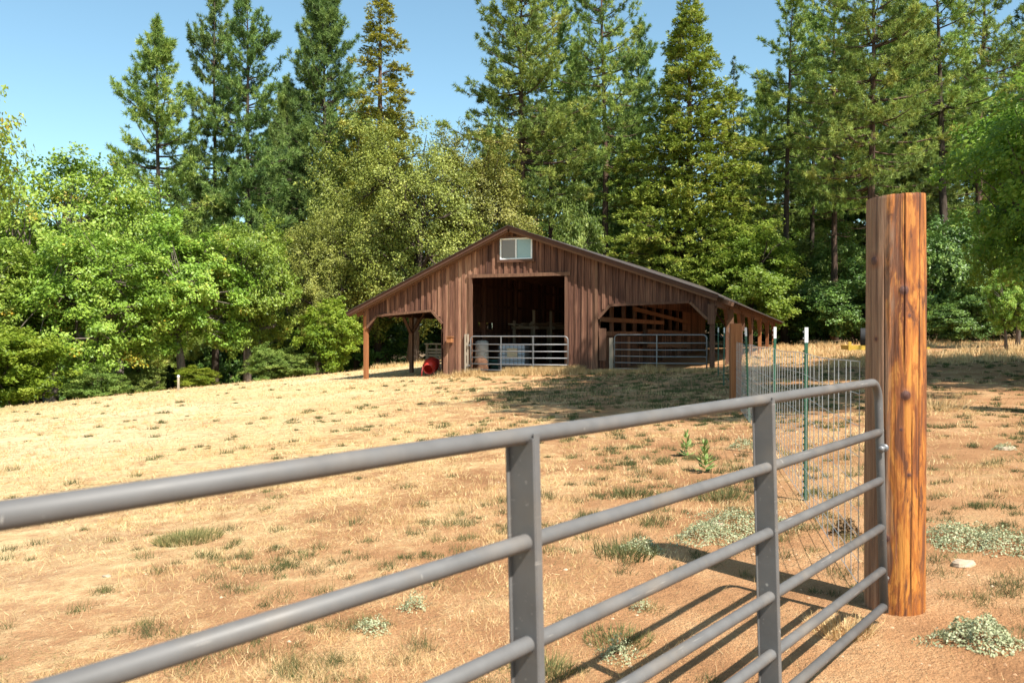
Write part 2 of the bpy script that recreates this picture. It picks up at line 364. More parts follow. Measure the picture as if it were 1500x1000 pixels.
# roof: two slabs, boards underneath, rafters, rake boards
def roof_slab(side):
    m = MB(); us = np.linspace(-OVER, DEPTH+0.3, 9); xs = [0, TL] if side < 0 else [0, 3.0, TR, TR+0.28]
    for u0, u1 in zip(us, us[1:]):
        for a, b in zip(xs, xs[1:]):
            if b == TR+0.28 and u0 < 0.1: continue
            P = []
            for dz in (-0.045, 0.0):
                for x, u in ((a, u0), (b, u0), (b, u1), (a, u1)): P.append((x, u, roof(x, u)+dz))
            m.hexa(P, rnd.uniform(0.3, 0.7))
    return m
for sd_ in (-1, 1):
    ro = roof_slab(sd_).build('roof', M_ROOF, barn)
    m = MB(); us = np.arange(-OVER, DEPTH+0.3, 0.61); xe = TL+0.05 if sd_ < 0 else TR-0.03
    for k, u in enumerate(us):
        ex = xe + (0.20 if sd_ > 0 and k > 1 else 0)
        m.bar((sd_*0.05, u+0.03, roof(sd_*0.05, u)-0.125), (ex, u+0.03, roof(ex, u)-0.125), 0.045, 0.14, rnd.uniform(0.2, 0.8))
    m.build('rafter', M_SHEATH, ro)
    m = MB(); n = 30
    for k in range(n):                                       # sheathing boards run along the barn
        a = 0.03+(abs(xe)-0.06)*k/n; b = 0.03+(abs(xe)-0.06)*(k+0.93)/n; a *= sd_; b *= sd_
        for u0, u1 in ((-OVER+0.01, DEPTH*0.5), (DEPTH*0.5+.01, DEPTH)):
            P = [(x, u, roof(x, u)+dz) for dz in (-0.056, -0.047) for x, u in ((a, u0), (b, u0), (b, u1), (a, u1))]
            m.hexa(P, rnd.uniform(0.1, 0.9))
    m.build('sheathing', M_SHEATH, ro)
    m = MB(); ex = TL if sd_ < 0 else TR
    m.bar((0, -OVER-0.02, roof(0)-0.055), (ex, -OVER-0.02, roof(ex)-0.055), 0.04, 0.14, 0.3)
    m.build('rake_board', M_RAKE, ro)
    m = MB(); m.bar((0, -OVER-0.035, roof(0)+0.012), (ex, -OVER-0.035, roof(ex)+0.012), 0.09, 0.018, 0.5); m.build('drip_edge', M_ROOF, ro)
m = MB()                                                     # light rafters just under the rake, above the battens
for sd_ in (-1, 1):
    ex = -6.1 if sd_ < 0 else 7.05
    m.bar((0, -0.06, roof(0)-0.155), (ex, -0.06, roof(ex)-0.155), 0.045, 0.10, 0.75)
m.build('frieze_board', M_BEAM, barn)
# posts of the sheds
def shed_post(t, u, mat, wd=0.15):
    m = MB(); top = roof(t, u)-0.28; base = bg_(t, u)-0.25
    m.hexa([(t+dx*wd/2, u+dy*wd/2, z) for z in (base, top) for dx, dy in ((-1, -1), (1, -1), (1, 1), (-1, 1))], rnd.uniform(0.3, 0.8))
    p = m.build('post', mat, barn, bevel=0.008)
    m = MB()
    for s in (-1, 1):
        if 0 <= u+s*0.6 <= DEPTH: m.bar((t, u+s*0.08, top-0.75), (t, u+s*0.72, top-0.06), 0.045, 0.13, rnd.uniform(0.2, 0.7), (1, 0, 0))
    inn = 1 if t < 0 else -1
    if u > 0.1: m.bar((t+inn*0.08, u+0.05, top-0.7), (t+inn*0.7, u+0.05, top-0.02+0.25), 0.045, 0.13, rnd.uniform(0.2, 0.7), (0, 1, 0))
    m.build('knee_brace', M_BEAM, p)
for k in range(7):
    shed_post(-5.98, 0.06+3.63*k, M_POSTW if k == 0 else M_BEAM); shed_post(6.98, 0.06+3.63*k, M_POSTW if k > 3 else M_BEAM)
for t in (-5.98, 6.98):
    m = MB(); us = np.linspace(-0.02, DEPTH+0.2, 7)
    for u0, u1 in zip(us, us[1:]): m.bar((t, u0, roof(t, u0)-0.30), (t, u1, roof(t, u1)-0.30), 0.09, 0.20, rnd.uniform(0.2, 0.7))
    m.build('eave_beam', M_BEAM, barn)
for (t, u, z0, z1, w_) in ((6.97, -0.05, 1.75, 2.40, 0.22), (7.10, 3.4, 1.50, 2.3, 0.26), (7.08, 7.1, 1.55, 2.2, 0.2)):   # loose boards hanging at the shed's posts
    m = MB(); m.box((t-w_/2, u-0.08, z0), (t+w_/2, u-0.055, z1), rnd.uniform(.5, 1)); m.build('hanging_board', M_BEAM, barn)
# inner walls
def inner_left():
    m = MB(); t = -2.8; u = 0.1
    while u < DEPTH:
        w_ = 0.24; z0, z1 = bg_(t, u)-0.1, roof(t, 0)-0.15
        spans = [(z0, z1)]
        if 3.3 < u < 4.9: spans = [(z0, 1.55), (1.88, z1)]
        for a, b in spans: m.box((t-0.03, u, a), (t, u+w_-0.006, b), rnd.gauss(0.35, 0.2))
        u += w_
    for z in (0.9, 1.5, 2.5, 3.3): m.box((t+0.001, 0.1, z), (t+0.05, DEPTH, z+0.12), 0.3)
    for k in range(7): m.box((t+0.051, 0.15+3.5*k, bg_(t, 0.15+3.5*k)-0.1), (t+0.2, 0.3+3.5*k, roof(t)-0.2), 0.4)
    m.build('side_wall', M_BOARD, barn)
def inner_right():
    m = MB(); t = 3.16; u = 0.1
    while u < DEPTH:
        w_ = 0.22; g = bg_(t, u)-0.1
        m.box((t, u, g), (t+0.03, u+w_-0.008, 1.33 if u < 15 else 2.9), rnd.gauss(0.42, 0.22))
        m.box((t, u, 2.55), (t+0.03, u+w_-0.008, roof(t)-0.15), rnd.gauss(0.35, 0.2))
        u += w_
    for k in range(13): m.box((t-0.12, 0.12+1.75*k, bg_(t, 0.15+1.75*k)-0.1), (t-0.002, 0.28+1.75*k, roof(t)-0.2), 0.5)
    for z in (1.36, 1.85): m.box((t+0.031, 0.1, z), (t+0.07, 10.5, z+0.16), 0.9)
    m.build('side_wall', M_BOARD, barn)
    m = MB()
    m.hexa([(3.35+dx, u, z+dz) for dz in (0, 0.16) for dx, u, z in ((0, 4.0, 2.32), (0.04, 4.0, 2.32), (0.04, 15.5, 1.92), (0, 15.5, 1.92))], 0.85)
    m.bar((3.6, 5.5, 1.0), (3.6, 14.5, 0.85), 0.04, 0.2, 0.8); m.bar((3.6, 5.5, 1.55), (3.6, 14.5, 1.45), 0.04, 0.14, 0.6)
    for u in (5.6, 8.5, 11.5, 14.3): m.box((3.40, u-0.05, bg_(3.5, u)-0.1), (3.575, u+0.05, 1.6), 0.5)
    m.build('feed_rail', M_BEAM, barn)
inner_left(); inner_right()
m = MB(); t = -2.8
while t < 3.0: m.box((t, DEPTH-0.03, bg_(t, DEPTH)-0.2), (t+0.235, DEPTH, roof(t+0.1)-0.12), rnd.gauss(0.4, 0.2)); t += 0.24
m.build('rear_wall', M_BOARD, barn)
m = MB(); m.box((-2.45, -0.24, 1.12), (-2.27, -0.036, 1.30), 0.9); m.bar((-2.48, -0.15, 1.33), (-2.24, -0.15, 1.33), 0.24, 0.025, 0.9); m.build('wall_box', M_POSTW, barn)
# grey jamb boards beside the big opening and loose board by the right shed
m = MB()
for a, b in ((-1.80, -1.74), (-1.695, -1.64)): m.box((a, -0.11, bg_(-1.7, 0)-0.1), (b, -0.065, 1.42), 0.9)
for z in (0.25, 0.65, 1.0): m.box((-1.74, -0.10, z), (-1.695, -0.07, z+0.12), 0.9)
m.build('jamb_rail', M_GREYW, barn)
m = MB(); m.hexa([(x, y, z) for z, sh in ((0.52, 0), (1.62, 0.0)) for x, y in ((3.20+sh, -0.04), (3.44+sh, -0.04), (3.44+sh, 0.0), (3.20+sh, 0.0))], 0.6)
m.build('shed_door_board', M_BEAM, barn)
m = MB(); m.box((3.54, 0.02, bg_(3.6, 0)-0.1), (3.66, 0.12, 1.3), 0.7); m.build('hinge_post', M_GREYW, barn)

# tubular gates
def arc_corner(c, r, a0, a1, n=5): return [(c[0]+r*math.cos(a0+(a1-a0)*k/n), 0, c[1]+r*math.sin(a0+(a1-a0)*k/n)) for k in range(n+1)]
def barn_gate(label, loc, rotz, w_, h, ups, mat=M_GALV, rr=0.021):
    g = thing('tube_gate', label, 'gate', loc, rotz, 'galvanised gates across the barn openings')
    m = MB(); r = 0.13
    pts = [(0, 0, 0)] + arc_corner((r, h-r), r, math.pi, math.pi/2) + arc_corner((w_-r, h-r), r, math.pi/2, 0) + [(w_, 0, 0)]
    m.tube(pts, rr*1.15, 8); m.tube([(0, 0, 0.02), (w_, 0, 0.0)], rr*1.1, 8); m.build('frame', mat, g, True)
    for f in (0.19, 0.38, 0.57, 0.77):
        m = MB(); m.tube([(0, 0, h*f), (w_*0.5, 0.003, h*f-0.008), (w_, 0, h*f)], rr*0.95, 8); m.build('rail', mat, g, True)
    for f in ups:
        m = MB(); m.box((w_*f-0.018, -0.032, 0.0), (w_*f+0.018, -0.024, h)); m.build('upright', mat, g)
    for f in (0.72, 0.12): m = MB(); m.box((-0.10, -0.02, h*f), (0.0, 0.02, h*(f+0.04))); m.build('hinge', mat, g)
    return g
x, y, z = wpos(-1.54, -0.14, 0.13); barn_gate('galvanised tube gate across the large central barn doorway', (x, y, z), TH, 3.66, 1.21, (0.325, 0.655))
x, y, z = wpos(3.70, 0.10, 0.24); barn_gate('galvanised tube gate across the right hand barn shed', (x, y, z), TH, 3.10, 1.16, (0.47,))

# things under the barn roof
def cement_mixer():
    x, y, z = wpos(-3.61, 0.80); g = thing('cement_mixer', 'red cement mixer with open round drum under the left barn shed', 'cement mixer', (x, y, z), TH+R(8))
    M = Matrix.Translation((0, -0.02, 0.44)) @ Matrix.Rotation(R(112), 4, 'X')
    m = MB(); m.lathe([(0.0, -0.42), (0.20, -0.42), (0.31, -0.30), (0.33, -0.05), (0.30, 0.12), (0.225, 0.34), (0.21, 0.345), (0.285, 0.11), (0.31, -0.05), (0.29, -0.28), (0.0, -0.38)], 28, 0.5, M)
    d = m.build('drum', M_RED, g, True); m = MB(); m.lathe([(0.345, -0.06), (0.35, -0.04), (0.35, 0.0), (0.345, 0.02)], 28, 0.5, M); m.build('ring_gear', M_DARKRED, d, True)
    m = MB(); m.lathe([(0.212, 0.335), (0.235, 0.33), (0.24, 0.35), (0.215, 0.36), (0.205, 0.35)], 28, 0.5, M); m.build('rim', M_DARKRED, d, True)
    for s in (-1, 1):
        m = MB(); m.tube([(s*0.29, -0.42, 0.0), (s*0.28, -0.40, 0.22), (s*0.30, -0.2, 0.46), (s*0.36, 0.0, 0.5)], 0.024, 8); m.tube([(s*0.36, 0.35, 0), (s*0.36, 0.1, 0.4), (s*0.36, 0.0, 0.5)], 0.022, 8); m.build('leg', M_DARKRED, g, True)
    g.scale = (0.85, 0.85, 0.85); m = MB(); m.tube([(-0.37, 0.05, 0.48), (-0.30, 0.22, 0.72), (0.0, 0.26, 0.78), (0.30, 0.22, 0.72), (0.37, 0.05, 0.48)], 0.03, 8); m.build('yoke', M_DARKRED, g, True)
cement_mixer()
def wood_crate():
    x, y, z = wpos(-4.75, 4.2); g = thing('slatted_crate', 'weathered grey slatted wooden pen behind the red cement mixer', 'crate', (x, y, z), TH)
    for sx in (-0.75, 0.75):
        for sy in (0, 0.9): m = MB(); m.box((sx-0.045, sy-0.045, -0.1), (sx+0.045, sy+0.045, 1.1), 0.6); m.build('post', M_GREYW, g)
    for k in range(7):
        m = MB(); m.box((-0.8, -0.075, 0.10+0.125*k), (0.8, -0.047, 0.19+0.125*k), rnd.uniform(.5, 1)); m.build('slat', M_GREYW, g)
    m = MB(); m.box((-0.85, -0.1, 1.101), (0.85, 1.0, 1.16), 0.9); m.build('lid', M_GREYW, g)
wood_crate()
def ibc():
    x, y, z = wpos(-1.10, 3.0); g = thing('caged_water_tank', 'pale blue plastic water tank in a steel cage behind the doorway gate', 'water tank', (x, y, z+0.02), TH+R(12))
    m = MB(); m.box((-0.5, -0.5, 0.16), (0.5, 0.5, 0.98)); m.build('tank', M_TANK, g, bevel=0.06)
    m = MB()
    for a in np.linspace(-0.54, 0.54, 8):
        for s in (-0.54, 0.54): m.tube([(a, s, 0.12), (a, s, 1.0)], 0.009, 6); m.tube([(s, a, 0.12), (s, a, 1.0)], 0.009, 6)
    for z_ in (0.14, 0.36, 0.58, 0.8, 1.0): m.tube([(-0.54, -0.54, z_), (0.54, -0.54, z_), (0.54, 0.54, z_), (-0.54, 0.54, z_), (-0.54, -0.54, z_)], 0.010, 6)
    m.build('cage', M_GALV, g)
    m = MB(); m.box((-0.18, -0.566, 0.50), (0.22, -0.555, 0.84)); m.build('label_plate', M_LABEL, g)
    m = MB()
    for a in (-0.45, 0, 0.45): m.box((a-0.07, -0.55, 0.0), (a+0.07, 0.55, 0.11))
    m.build('pallet', M_GREYW, g)
ibc()
def lumpy(m, r, h, seed, sq=1.0, n=18, k=12):
    rg = np.random.RandomState(seed); V = []; 
    for i in range(k+1):
        f = i/k; z = h*f; rr = r*(math.sin(math.pi*min(max(f, 0.02), 0.98))**0.45)
        for j in range(n):
            a = 2*math.pi*j/n; q = 1+0.34*(vnoise(np.array([3*math.cos(a)+seed]), np.array([3*math.sin(a)+f*4]), seed)[0]-0.5)*2
            V.append((rr*q*math.cos(a), rr*q*math.sin(a)*sq, z))
    F = [(i*n+j, i*n+(j+1) % n, (i+1)*n+(j+1) % n, (i+1)*n+j) for i in range(k) for j in range(n)]
    F += [tuple(range(n-1, -1, -1)), tuple(k*n+j for j in range(n))]
    m.add(V, F)
x, y, z = wpos(-1.43, 0.6); m = MB(); lumpy(m, 0.27, 0.66, 3, 0.8); o = m.build('feed_sack', M_SACK, None, True); o.location = (x, y, z); o.rotation_euler = (R(4), R(-5), 0.4)
tag(o, 'slumped brown feed sack just inside the doorway gate', 'sack')
x, y, z = wpos(-1.95, 1.8); m = MB(); m.lathe([(0, 0), (0.25, 0), (0.26, 0.35), (0.25, 0.38), (0.26, 0.41), (0.26, 0.8), (0.25, 0.84), (0.26, 0.87), (0.25, 1.18), (0.16, 1.24), (0, 1.24)], 24)
o = m.build('plastic_barrel', M_PLASTIC, None, True); o.location = (x, y, z); tag(o, 'tall off white plastic barrel behind the brown feed sack', 'barrel')
x, y, z = wpos(-1.98, 3.5); m = MB(); m.lathe([(0, 0.02), (0.30, 0.02), (0.38, 0.36), (0.41, 0.37), (0.41, 0.40), (0.37, 0.39), (0.29, 0.06), (0, 0.06)], 24)
o = m.build('feed_tub', M_TEAL, None, True); o.location = (x, y, z); tag(o, 'low teal plastic tub beside the caged water tank', 'tub')
def lumber():
    x, y, z = wpos(-1.9, 8.4); g = thing('lumber_rack', 'rough timber rack holding boards along the inner barn wall', 'rack', (x, y, z), TH)
    for px in (-0.45, 0.45):
        for py in (-2.2, 0, 2.2): m = MB(); m.box((px-0.05, py-0.05, -0.1), (px+0.05, py+0.05, 2.35 if px > 0 else 1.9), 0.7); m.build('post', M_GREYW, g)
    for py in (-2.2, 0, 2.2):
        for z_ in (0.8, 1.55): m = MB(); m.box((-0.6, py+0.051, z_), (0.62, py+0.12, z_+0.12), 0.6); m.build('shelf_arm', M_GREYW, g)
    rr = random.Random(2)
    for k in range(9):
        m = MB(); L = rr.uniform(1.9, 2.7); m.box((-0.09, -L, 0), (0.09, L, 0.045), rr.random())
        o = m.build('lumber_board', M_GREYW); lv = k//3
        a, b = wpos(-2.25+0.32*(k % 3), 8.4+rr.uniform(-0.4, .4))[:2]; o.location = (a, b, z+1.675+0.05*lv); o.rotation_euler = (R(rr.uniform(-1, 1)), 0, TH+R(rr.uniform(-5, 5)))
        tag(o, 'rough grey board stacked on the timber rack inside the barn', 'board', 'boards stacked on the barn rack')
lumber()

# ------------------------------------------------------------------ FRONT GATE AND POST
GD = (0.614, 0.7893)
def front_gate():
    rot = math.atan2(GD[1], GD[0]); k = 0.038
    g = thing('tube_gate', 'large brown-grey pipe gate crossing the foreground', 'gate', (1.985+k*0.7819, 4.762-k*0.6234, 0.0), (R(-1.63), 0, rot))
    L = 4.88; Z = [1.337, 1.065, 0.805, 0.552, 0.322, 0.125]; rr = 0.0222; r = 0.115
    m = MB()
    pts = [(-L, 0, Z[0]), (-3.6, 0.002, Z[0]+.002), (-2.4, 0, Z[0]-.001), (-1.2, 0, Z[0])] + arc_corner((-r, Z[0]-r), r, math.pi/2, 0, 8) + [(0.001, 0, 0.9), (0, 0, Z[5]-0.03)]
    m.tube(pts, rr, 20); m.tube([(-L, 0, Z[5]), (-rr*0.6, 0, Z[5])], rr, 20); m.tube([(-L, 0, Z[5]-.02), (-L, 0, Z[0])], rr, 16)
    m.build('frame', M_GATE, g, True)
    for z in Z[1:5]:
        m = MB(); m.tube([(-L, 0, z), (-3.1, 0.0015, z+.001), (-1.5, 0, z-.001), (-rr*0.7, 0, z)], rr*0.97, 20); m.build('rail', M_GATE, g, True)
    for x in (-1.585, -3.184, -4.72):
        m = MB(); a, b = -0.029, 0.052; zt, zb = Z[0]-0.004, Z[5]-0.04
        m.box((x, a, zb), (x+0.005, b, zt)); m.box((x+0.0051, a-0.0005, zb), (x+0.030, a+0.005, zt+0.012)); m.box((x-0.011, b-0.0055, zb), (x-0.0001, b+0.0005, zt-0.003))
        m.build('upright', M_GATE, g, bevel=0.0018)
    m = MB(); z = 0.985
    m.tube([(-0.085, -0.030, z), (0.03, -0.030, z)], 0.0075, 10); m.lathe([(0.0, -0.003), (0.022, -0.003), (0.022, 0.003), (0, 0.003)], 14, 0.5, Matrix.Translation((-0.028, -0.03, z)) @ Matrix.Rotation(R(90), 4, 'Y')); m.lathe([(0.0, -0.008), (0.017, -0.008), (0.017, 0.008), (0, 0.008)], 6, 0.5, Matrix.Translation((-0.085, -0.03, z)) @ Matrix.Rotation(R(90), 4, 'Y'))
    m.tube([(0.03, -0.03, z), (0.045, -0.022, z-0.006), (0.05, -0.005, z-0.02), (0.042, 0.005, z-0.035)], 0.005, 8)
    m.build('latch_bolt', M_GALV, g, True)
    m = MB(); m.lathe([(0.0, -0.012), (0.015, -0.012), (0.015, 0.012), (0, 0.012)], 8, 0.5, Matrix.Translation((0.03, -0.005, 0.27)) @ Matrix.Rotation(R(90), 4, 'Y')); m.build('bolt_head', M_GATE, g)
front_gate()

POST_R = Vector((math.cos(R(-23.6+6)), math.sin(R(-23.6+6)), 0)); POST_F = Vector((-math.sin(R(23.6-6)), -math.cos(R(23.6-6)), 0))   # across and towards the yard, in the post's own frame
KNOTS = [(-0.110, 1.97, 0.025), (0.042, 1.80, 0.026), (0.072, 1.66, 0.011), (0.053, 1.22, 0.028), (-0.100, 1.53, 0.010), (0.070, 0.78, 0.014), (-0.04, 0.42, 0.018), (0.03, 1.03, 0.010)]
def mat_log():
    t = NT('peeled_log'); P = t.coord((1, 1, 1)); g = t.noise(t.coord((38, 38, 1.1)), 1, 6, 0.65, 0.2); g2 = t.noise(t.coord((16, 16, 1.3)), 1, 6, 0.66, 0.8)
    pat = t.noise(t.coord((13, 13, 2.6), loc=(3, 1, 7)), 1, 7, 0.7, 1.0); fine = t.noise(t.coord((90, 90, 5)), 1, 3, 0.6)
    base = t.ramp(g2, [(0.30, (0.080, 0.024, 0.009)), (0.43, (0.22, 0.064, 0.014)), (0.56, (0.36, 0.120, 0.020)), (0.72, (0.50, 0.205, 0.042))])
    c = t.mix(t.mrange(pat, 0.53, 0.57), base, t.mix(0.6, base, (0.54, 0.235, 0.050)))            # pale scraped patches
    c = t.mix(t.mrange(pat, 0.49, 0.42), c, (0.12, 0.040, 0.015))        # dark inner bark left on
    c = t.mix(t.mrange(g, 0.46, 0.34, 0, 0.8), c, (0.085, 0.032, 0.014))
    # weathered tan flank where the bark was peeled first
    lat = t.n('ShaderNodeVectorMath', {0: P, 1: POST_R}, operation='DOT_PRODUCT').outputs['Value']
    e = t.math('ADD', lat, t.math('MULTIPLY', t.math('SUBTRACT', g2, 0.5), 0.20))
    wv = t.ramp(g, [(0.3, (0.085, 0.042, 0.024)), (0.5, (0.22, 0.120, 0.070)), (0.72, (0.38, 0.235, 0.145))])
    c = t.mix(t.mrange(e, -0.010, -0.050, 0, 0.9), c, wv)
    # knots
    for la, kz, rr in KNOTS:
        k3 = POST_R*la + POST_F*math.sqrt(0.16**2-la*la); k3.z = kz
        dv = t.n('ShaderNodeVectorMath', {0: P, 1: k3}, operation='SUBTRACT').outputs[0]
        ds = t.n('ShaderNodeVectorMath', {0: dv}, operation='LENGTH').outputs['Value']; ds = t.math('ADD', ds, t.math('MULTIPLY', t.math('SUBTRACT', fine, 0.5), 0.010))
        c = t.mix(t.math('MULTIPLY', t.mrange(ds, rr*2.4, rr*1.2), 0.6), c, (0.17, 0.052, 0.018)); c = t.mix(t.mrange(ds, rr*1.1, rr*0.85), c, (0.085, 0.034, 0.024))
    c = t.mix(t.math('MULTIPLY', t.attr(), 0.92), c, (0.022, 0.010, 0.006))
    hgt = t.math('ADD', g, t.math('MULTIPLY', fine, 0.4))
    return t.done(t.bsdf(c, t.mrange(pat, 0.4, 0.6, 0.75, 0.45), 0, 0.4, hgt, 0.8, 0.014))
def gate_post():
    n, k = 360, 240; H0 = -0.4; H1 = 2.335; V = []; CK = []
    a = np.arange(n)/n*2*math.pi; cracks = [(-1.02, 0.4, 2.325, 0.010, 0.10), (-1.62, 1.3, 2.44, 0.006, 0.06), (-1.33, 0.0, 1.1, 0.006, 0.05), (-2.25, 0.7, 2.0, 0.006, -0.05), (-0.7, 1.5, 2.3, 0.005, 0.04)]
    for i in range(k+1):
        z = H0 + (H1-H0)*i/k
        r = 0.163 - 0.005*(z/2.4) + 0.012*(vnoise(np.cos(a)*1.6+5, np.sin(a)*1.6+z*0.8, 3)-0.5) + 0.006*(vnoise(np.cos(a)*5+9, np.sin(a)*5+z*2.5, 7)-0.5) + 0.004*(vnoise(a*14, np.full(n, z*1.2), 11)-0.5)
        ck = np.zeros(n)
        for ca, z0, z1, dp, dr in cracks:
            wob = ca + dr*(z-1.2)*0.4 + 0.03*(vnoise(np.array([z*3]), np.array([ca]), 2)[0]-0.5)
            da = (a - wob + math.pi) % (2*math.pi) - math.pi
            f = min(1, max(0, (z-z0)/0.15))*min(1, max(0, (z1-z+0.05)/0.15)); r = r - dp*1.6*f*np.exp(-(da/0.016)**2); ck = np.maximum(ck, f*np.exp(-(da/0.013)**2)*min(1, dp/0.007))
        for la, kz, rk in KNOTS:
            k3 = POST_R*la + POST_F*math.sqrt(0.16**2-la*la); ka = math.atan2(k3.y, k3.x); da = (a-ka+math.pi) % (2*math.pi)-math.pi
            r = r + 0.35*rk*np.exp(-((da*0.16)**2+(z-kz)**2)/(rk*0.9)**2)
        CK.append(ck)
        if i == k: r = r - 0.002
        zz = z + (0.010*np.cos(a+0.35)*1.0 + 0.004*(vnoise(a*6, a*0, 4)-.5) if i == k else (0.010*np.cos(a+0.35) if i == k-1 else 0*a))
        V.append(np.stack([r*np.cos(a), r*np.sin(a), z+0*a if i < k-1 else zz], 1))
    top = V[-1].copy(); V = np.concatenate(V); V = np.concatenate([V, top+np.array([0, 0, 0.0005]), [[0, 0, H1+0.004]]])
    i = np.arange(k)[:, None]*n + np.arange(n)[None]; j = np.arange(k)[:, None]*n + (np.arange(n)[None]+1) % n
    F = np.stack([i.ravel(), j.ravel(), (j+n).ravel(), (i+n).ravel()], 1); b0 = (k+1)*n
    C = np.stack([b0+np.arange(n), b0+(np.arange(n)+1) % n, np.full(n, len(V)-1)], 1)
    CK = np.array(CK)[:k].ravel(); T = np.concatenate([CK, np.full(n, 0.0)])
    me = np_mesh('gate_post', V, [C, F], np.concatenate([np.zeros(n), CK]), [mat_log()], True)
    o = link('gate_post', me); o.location = (2.190, 5.02, gh(2.19, 5.02)); o.rotation_euler = (0, 0, R(-6)); tag(o, 'thick peeled orange log post at the gate end', 'post')
    return o
gate_post()

# ------------------------------------------------------------------ WIRE FENCE
def fx(y): return 1.10 + 0.243*y
def wire_fence():
    g = thing('wire_fence', 'woven wire fence on green steel posts running to the barn', 'fence', (fx(4.0), 4.0*KY, gh(fx(4), 4*KY)))
    bx, by, bz = g.location
    def loc(y, h, off=0.0): x = fx(y)+off*0.98; return (x-bx, y*KY-off*0.19-by, gh(fx(y), y*KY)+h-bz)
    m = MB(); hs = [0.04, 0.16, 0.29, 0.42, 0.56, 0.71, 0.87, 1.04, 1.21]
    ys = np.arange(4.12, 12.95, 0.40); sag = lambda y, h: h*((1.43-gh(fx(y), y*KY))/1.21-1) - 0.018*math.sin(math.pi*((y-4.1) % 2.05)/2.05)**2*(h/1.2)
    for h in hs: m.tube([loc(y, h+sag(y, h)) for y in ys], 0.0022 if h not in (hs[0], hs[-1]) else 0.0030, 4)
    y = 4.15; rr = random.Random(8)
    while y < 12.9:
        j = rr.uniform(-0.012, 0.012)
        m.tube([loc(y+j*k, h+sag(y, h)) for k, h in enumerate((0.04, 0.45, 0.85, 1.21))], 0.0029, 4); y += 0.17
    for h in (0.3, 0.7, 1.21): m.tube([loc(y, h) for y in np.arange(12.55, 20.9, 1.0)], 0.0022, 4)
    m.build('wire_mesh', M_WIRE, g)
    for y, hgt, lean, hasw in ((6.05, 1.535, 0.0, 1), (8.03, 1.50, 0.004, 1), (10.7, 1.49, -0.07, 1), (14.9, 1.46, 0.0, 1), (16.9, 1.44, 0.01, 1), (19.2, 1.42, 0.0, 1)):
        m = MB(); b = Vector(loc(y, -0.3, 0.022)); tp = Vector(loc(y, hgt-0.135, 0.022)) + Vector((lean, 0, 0)); T = tp + (tp-b).normalized()*0.135
        ax = Vector((0.98, -0.19, 0)); ay = Vector((0.19, 0.98, 0))
        def prof(mm, p, q, wf=0.019, st=0.026):
            P = [];
            for e in (p, q):
                P += [tuple(e+ay*-wf-ax*0.002), tuple(e+ay*wf-ax*0.002), tuple(e+ay*wf+ax*0.002), tuple(e-ay*wf+ax*0.002)]
            mm.hexa([P[k] for k in (0, 1, 2, 3, 4, 5, 6, 7)])
            P = []
            for e in (p, q): P += [tuple(e+ay*-0.0025+ax*0.0022), tuple(e+ay*0.0025+ax*0.0022), tuple(e+ay*0.0025+ax*(0.0022+st)), tuple(e-ay*0.0025+ax*(0.0022+st))]
            mm.hexa(P)
        prof(m, b, tp)
        d = (tp-b).normalized(); n = int((tp-b).length/0.055)
        for k in range(n):
            c = b + d*(0.03+k*0.055) - ax*0.007; m.box((c.x-0.006, c.y-0.008, c.z-0.007), (c.x+0.006, c.y+0.008, c.z+0.007))
        p = m.build('steel_post', M_TPOST, g)
        m = MB(); prof(m, tp+d*0.0005, T, 0.0205, 0.028)
        for k in range(2): c = tp + d*(0.04+k*0.055) - ax*0.0075; m.box((c.x-0.006, c.y-0.009, c.z-0.007), (c.x+0.006, c.y+0.009, c.z+0.007))
        m.build('white_tip', M_CAP, p)
    y = 12.9; c = Vector(loc(y, 0, 0.0)); m = MB(); m.box((c.x-0.10, c.y-0.03, c.z-0.3), (c.x+0.10, c.y+0.12, c.z+1.55), 0.6)
    m.build('wooden_post', M_POSTW, g, bevel=0.006)
wire_fence()

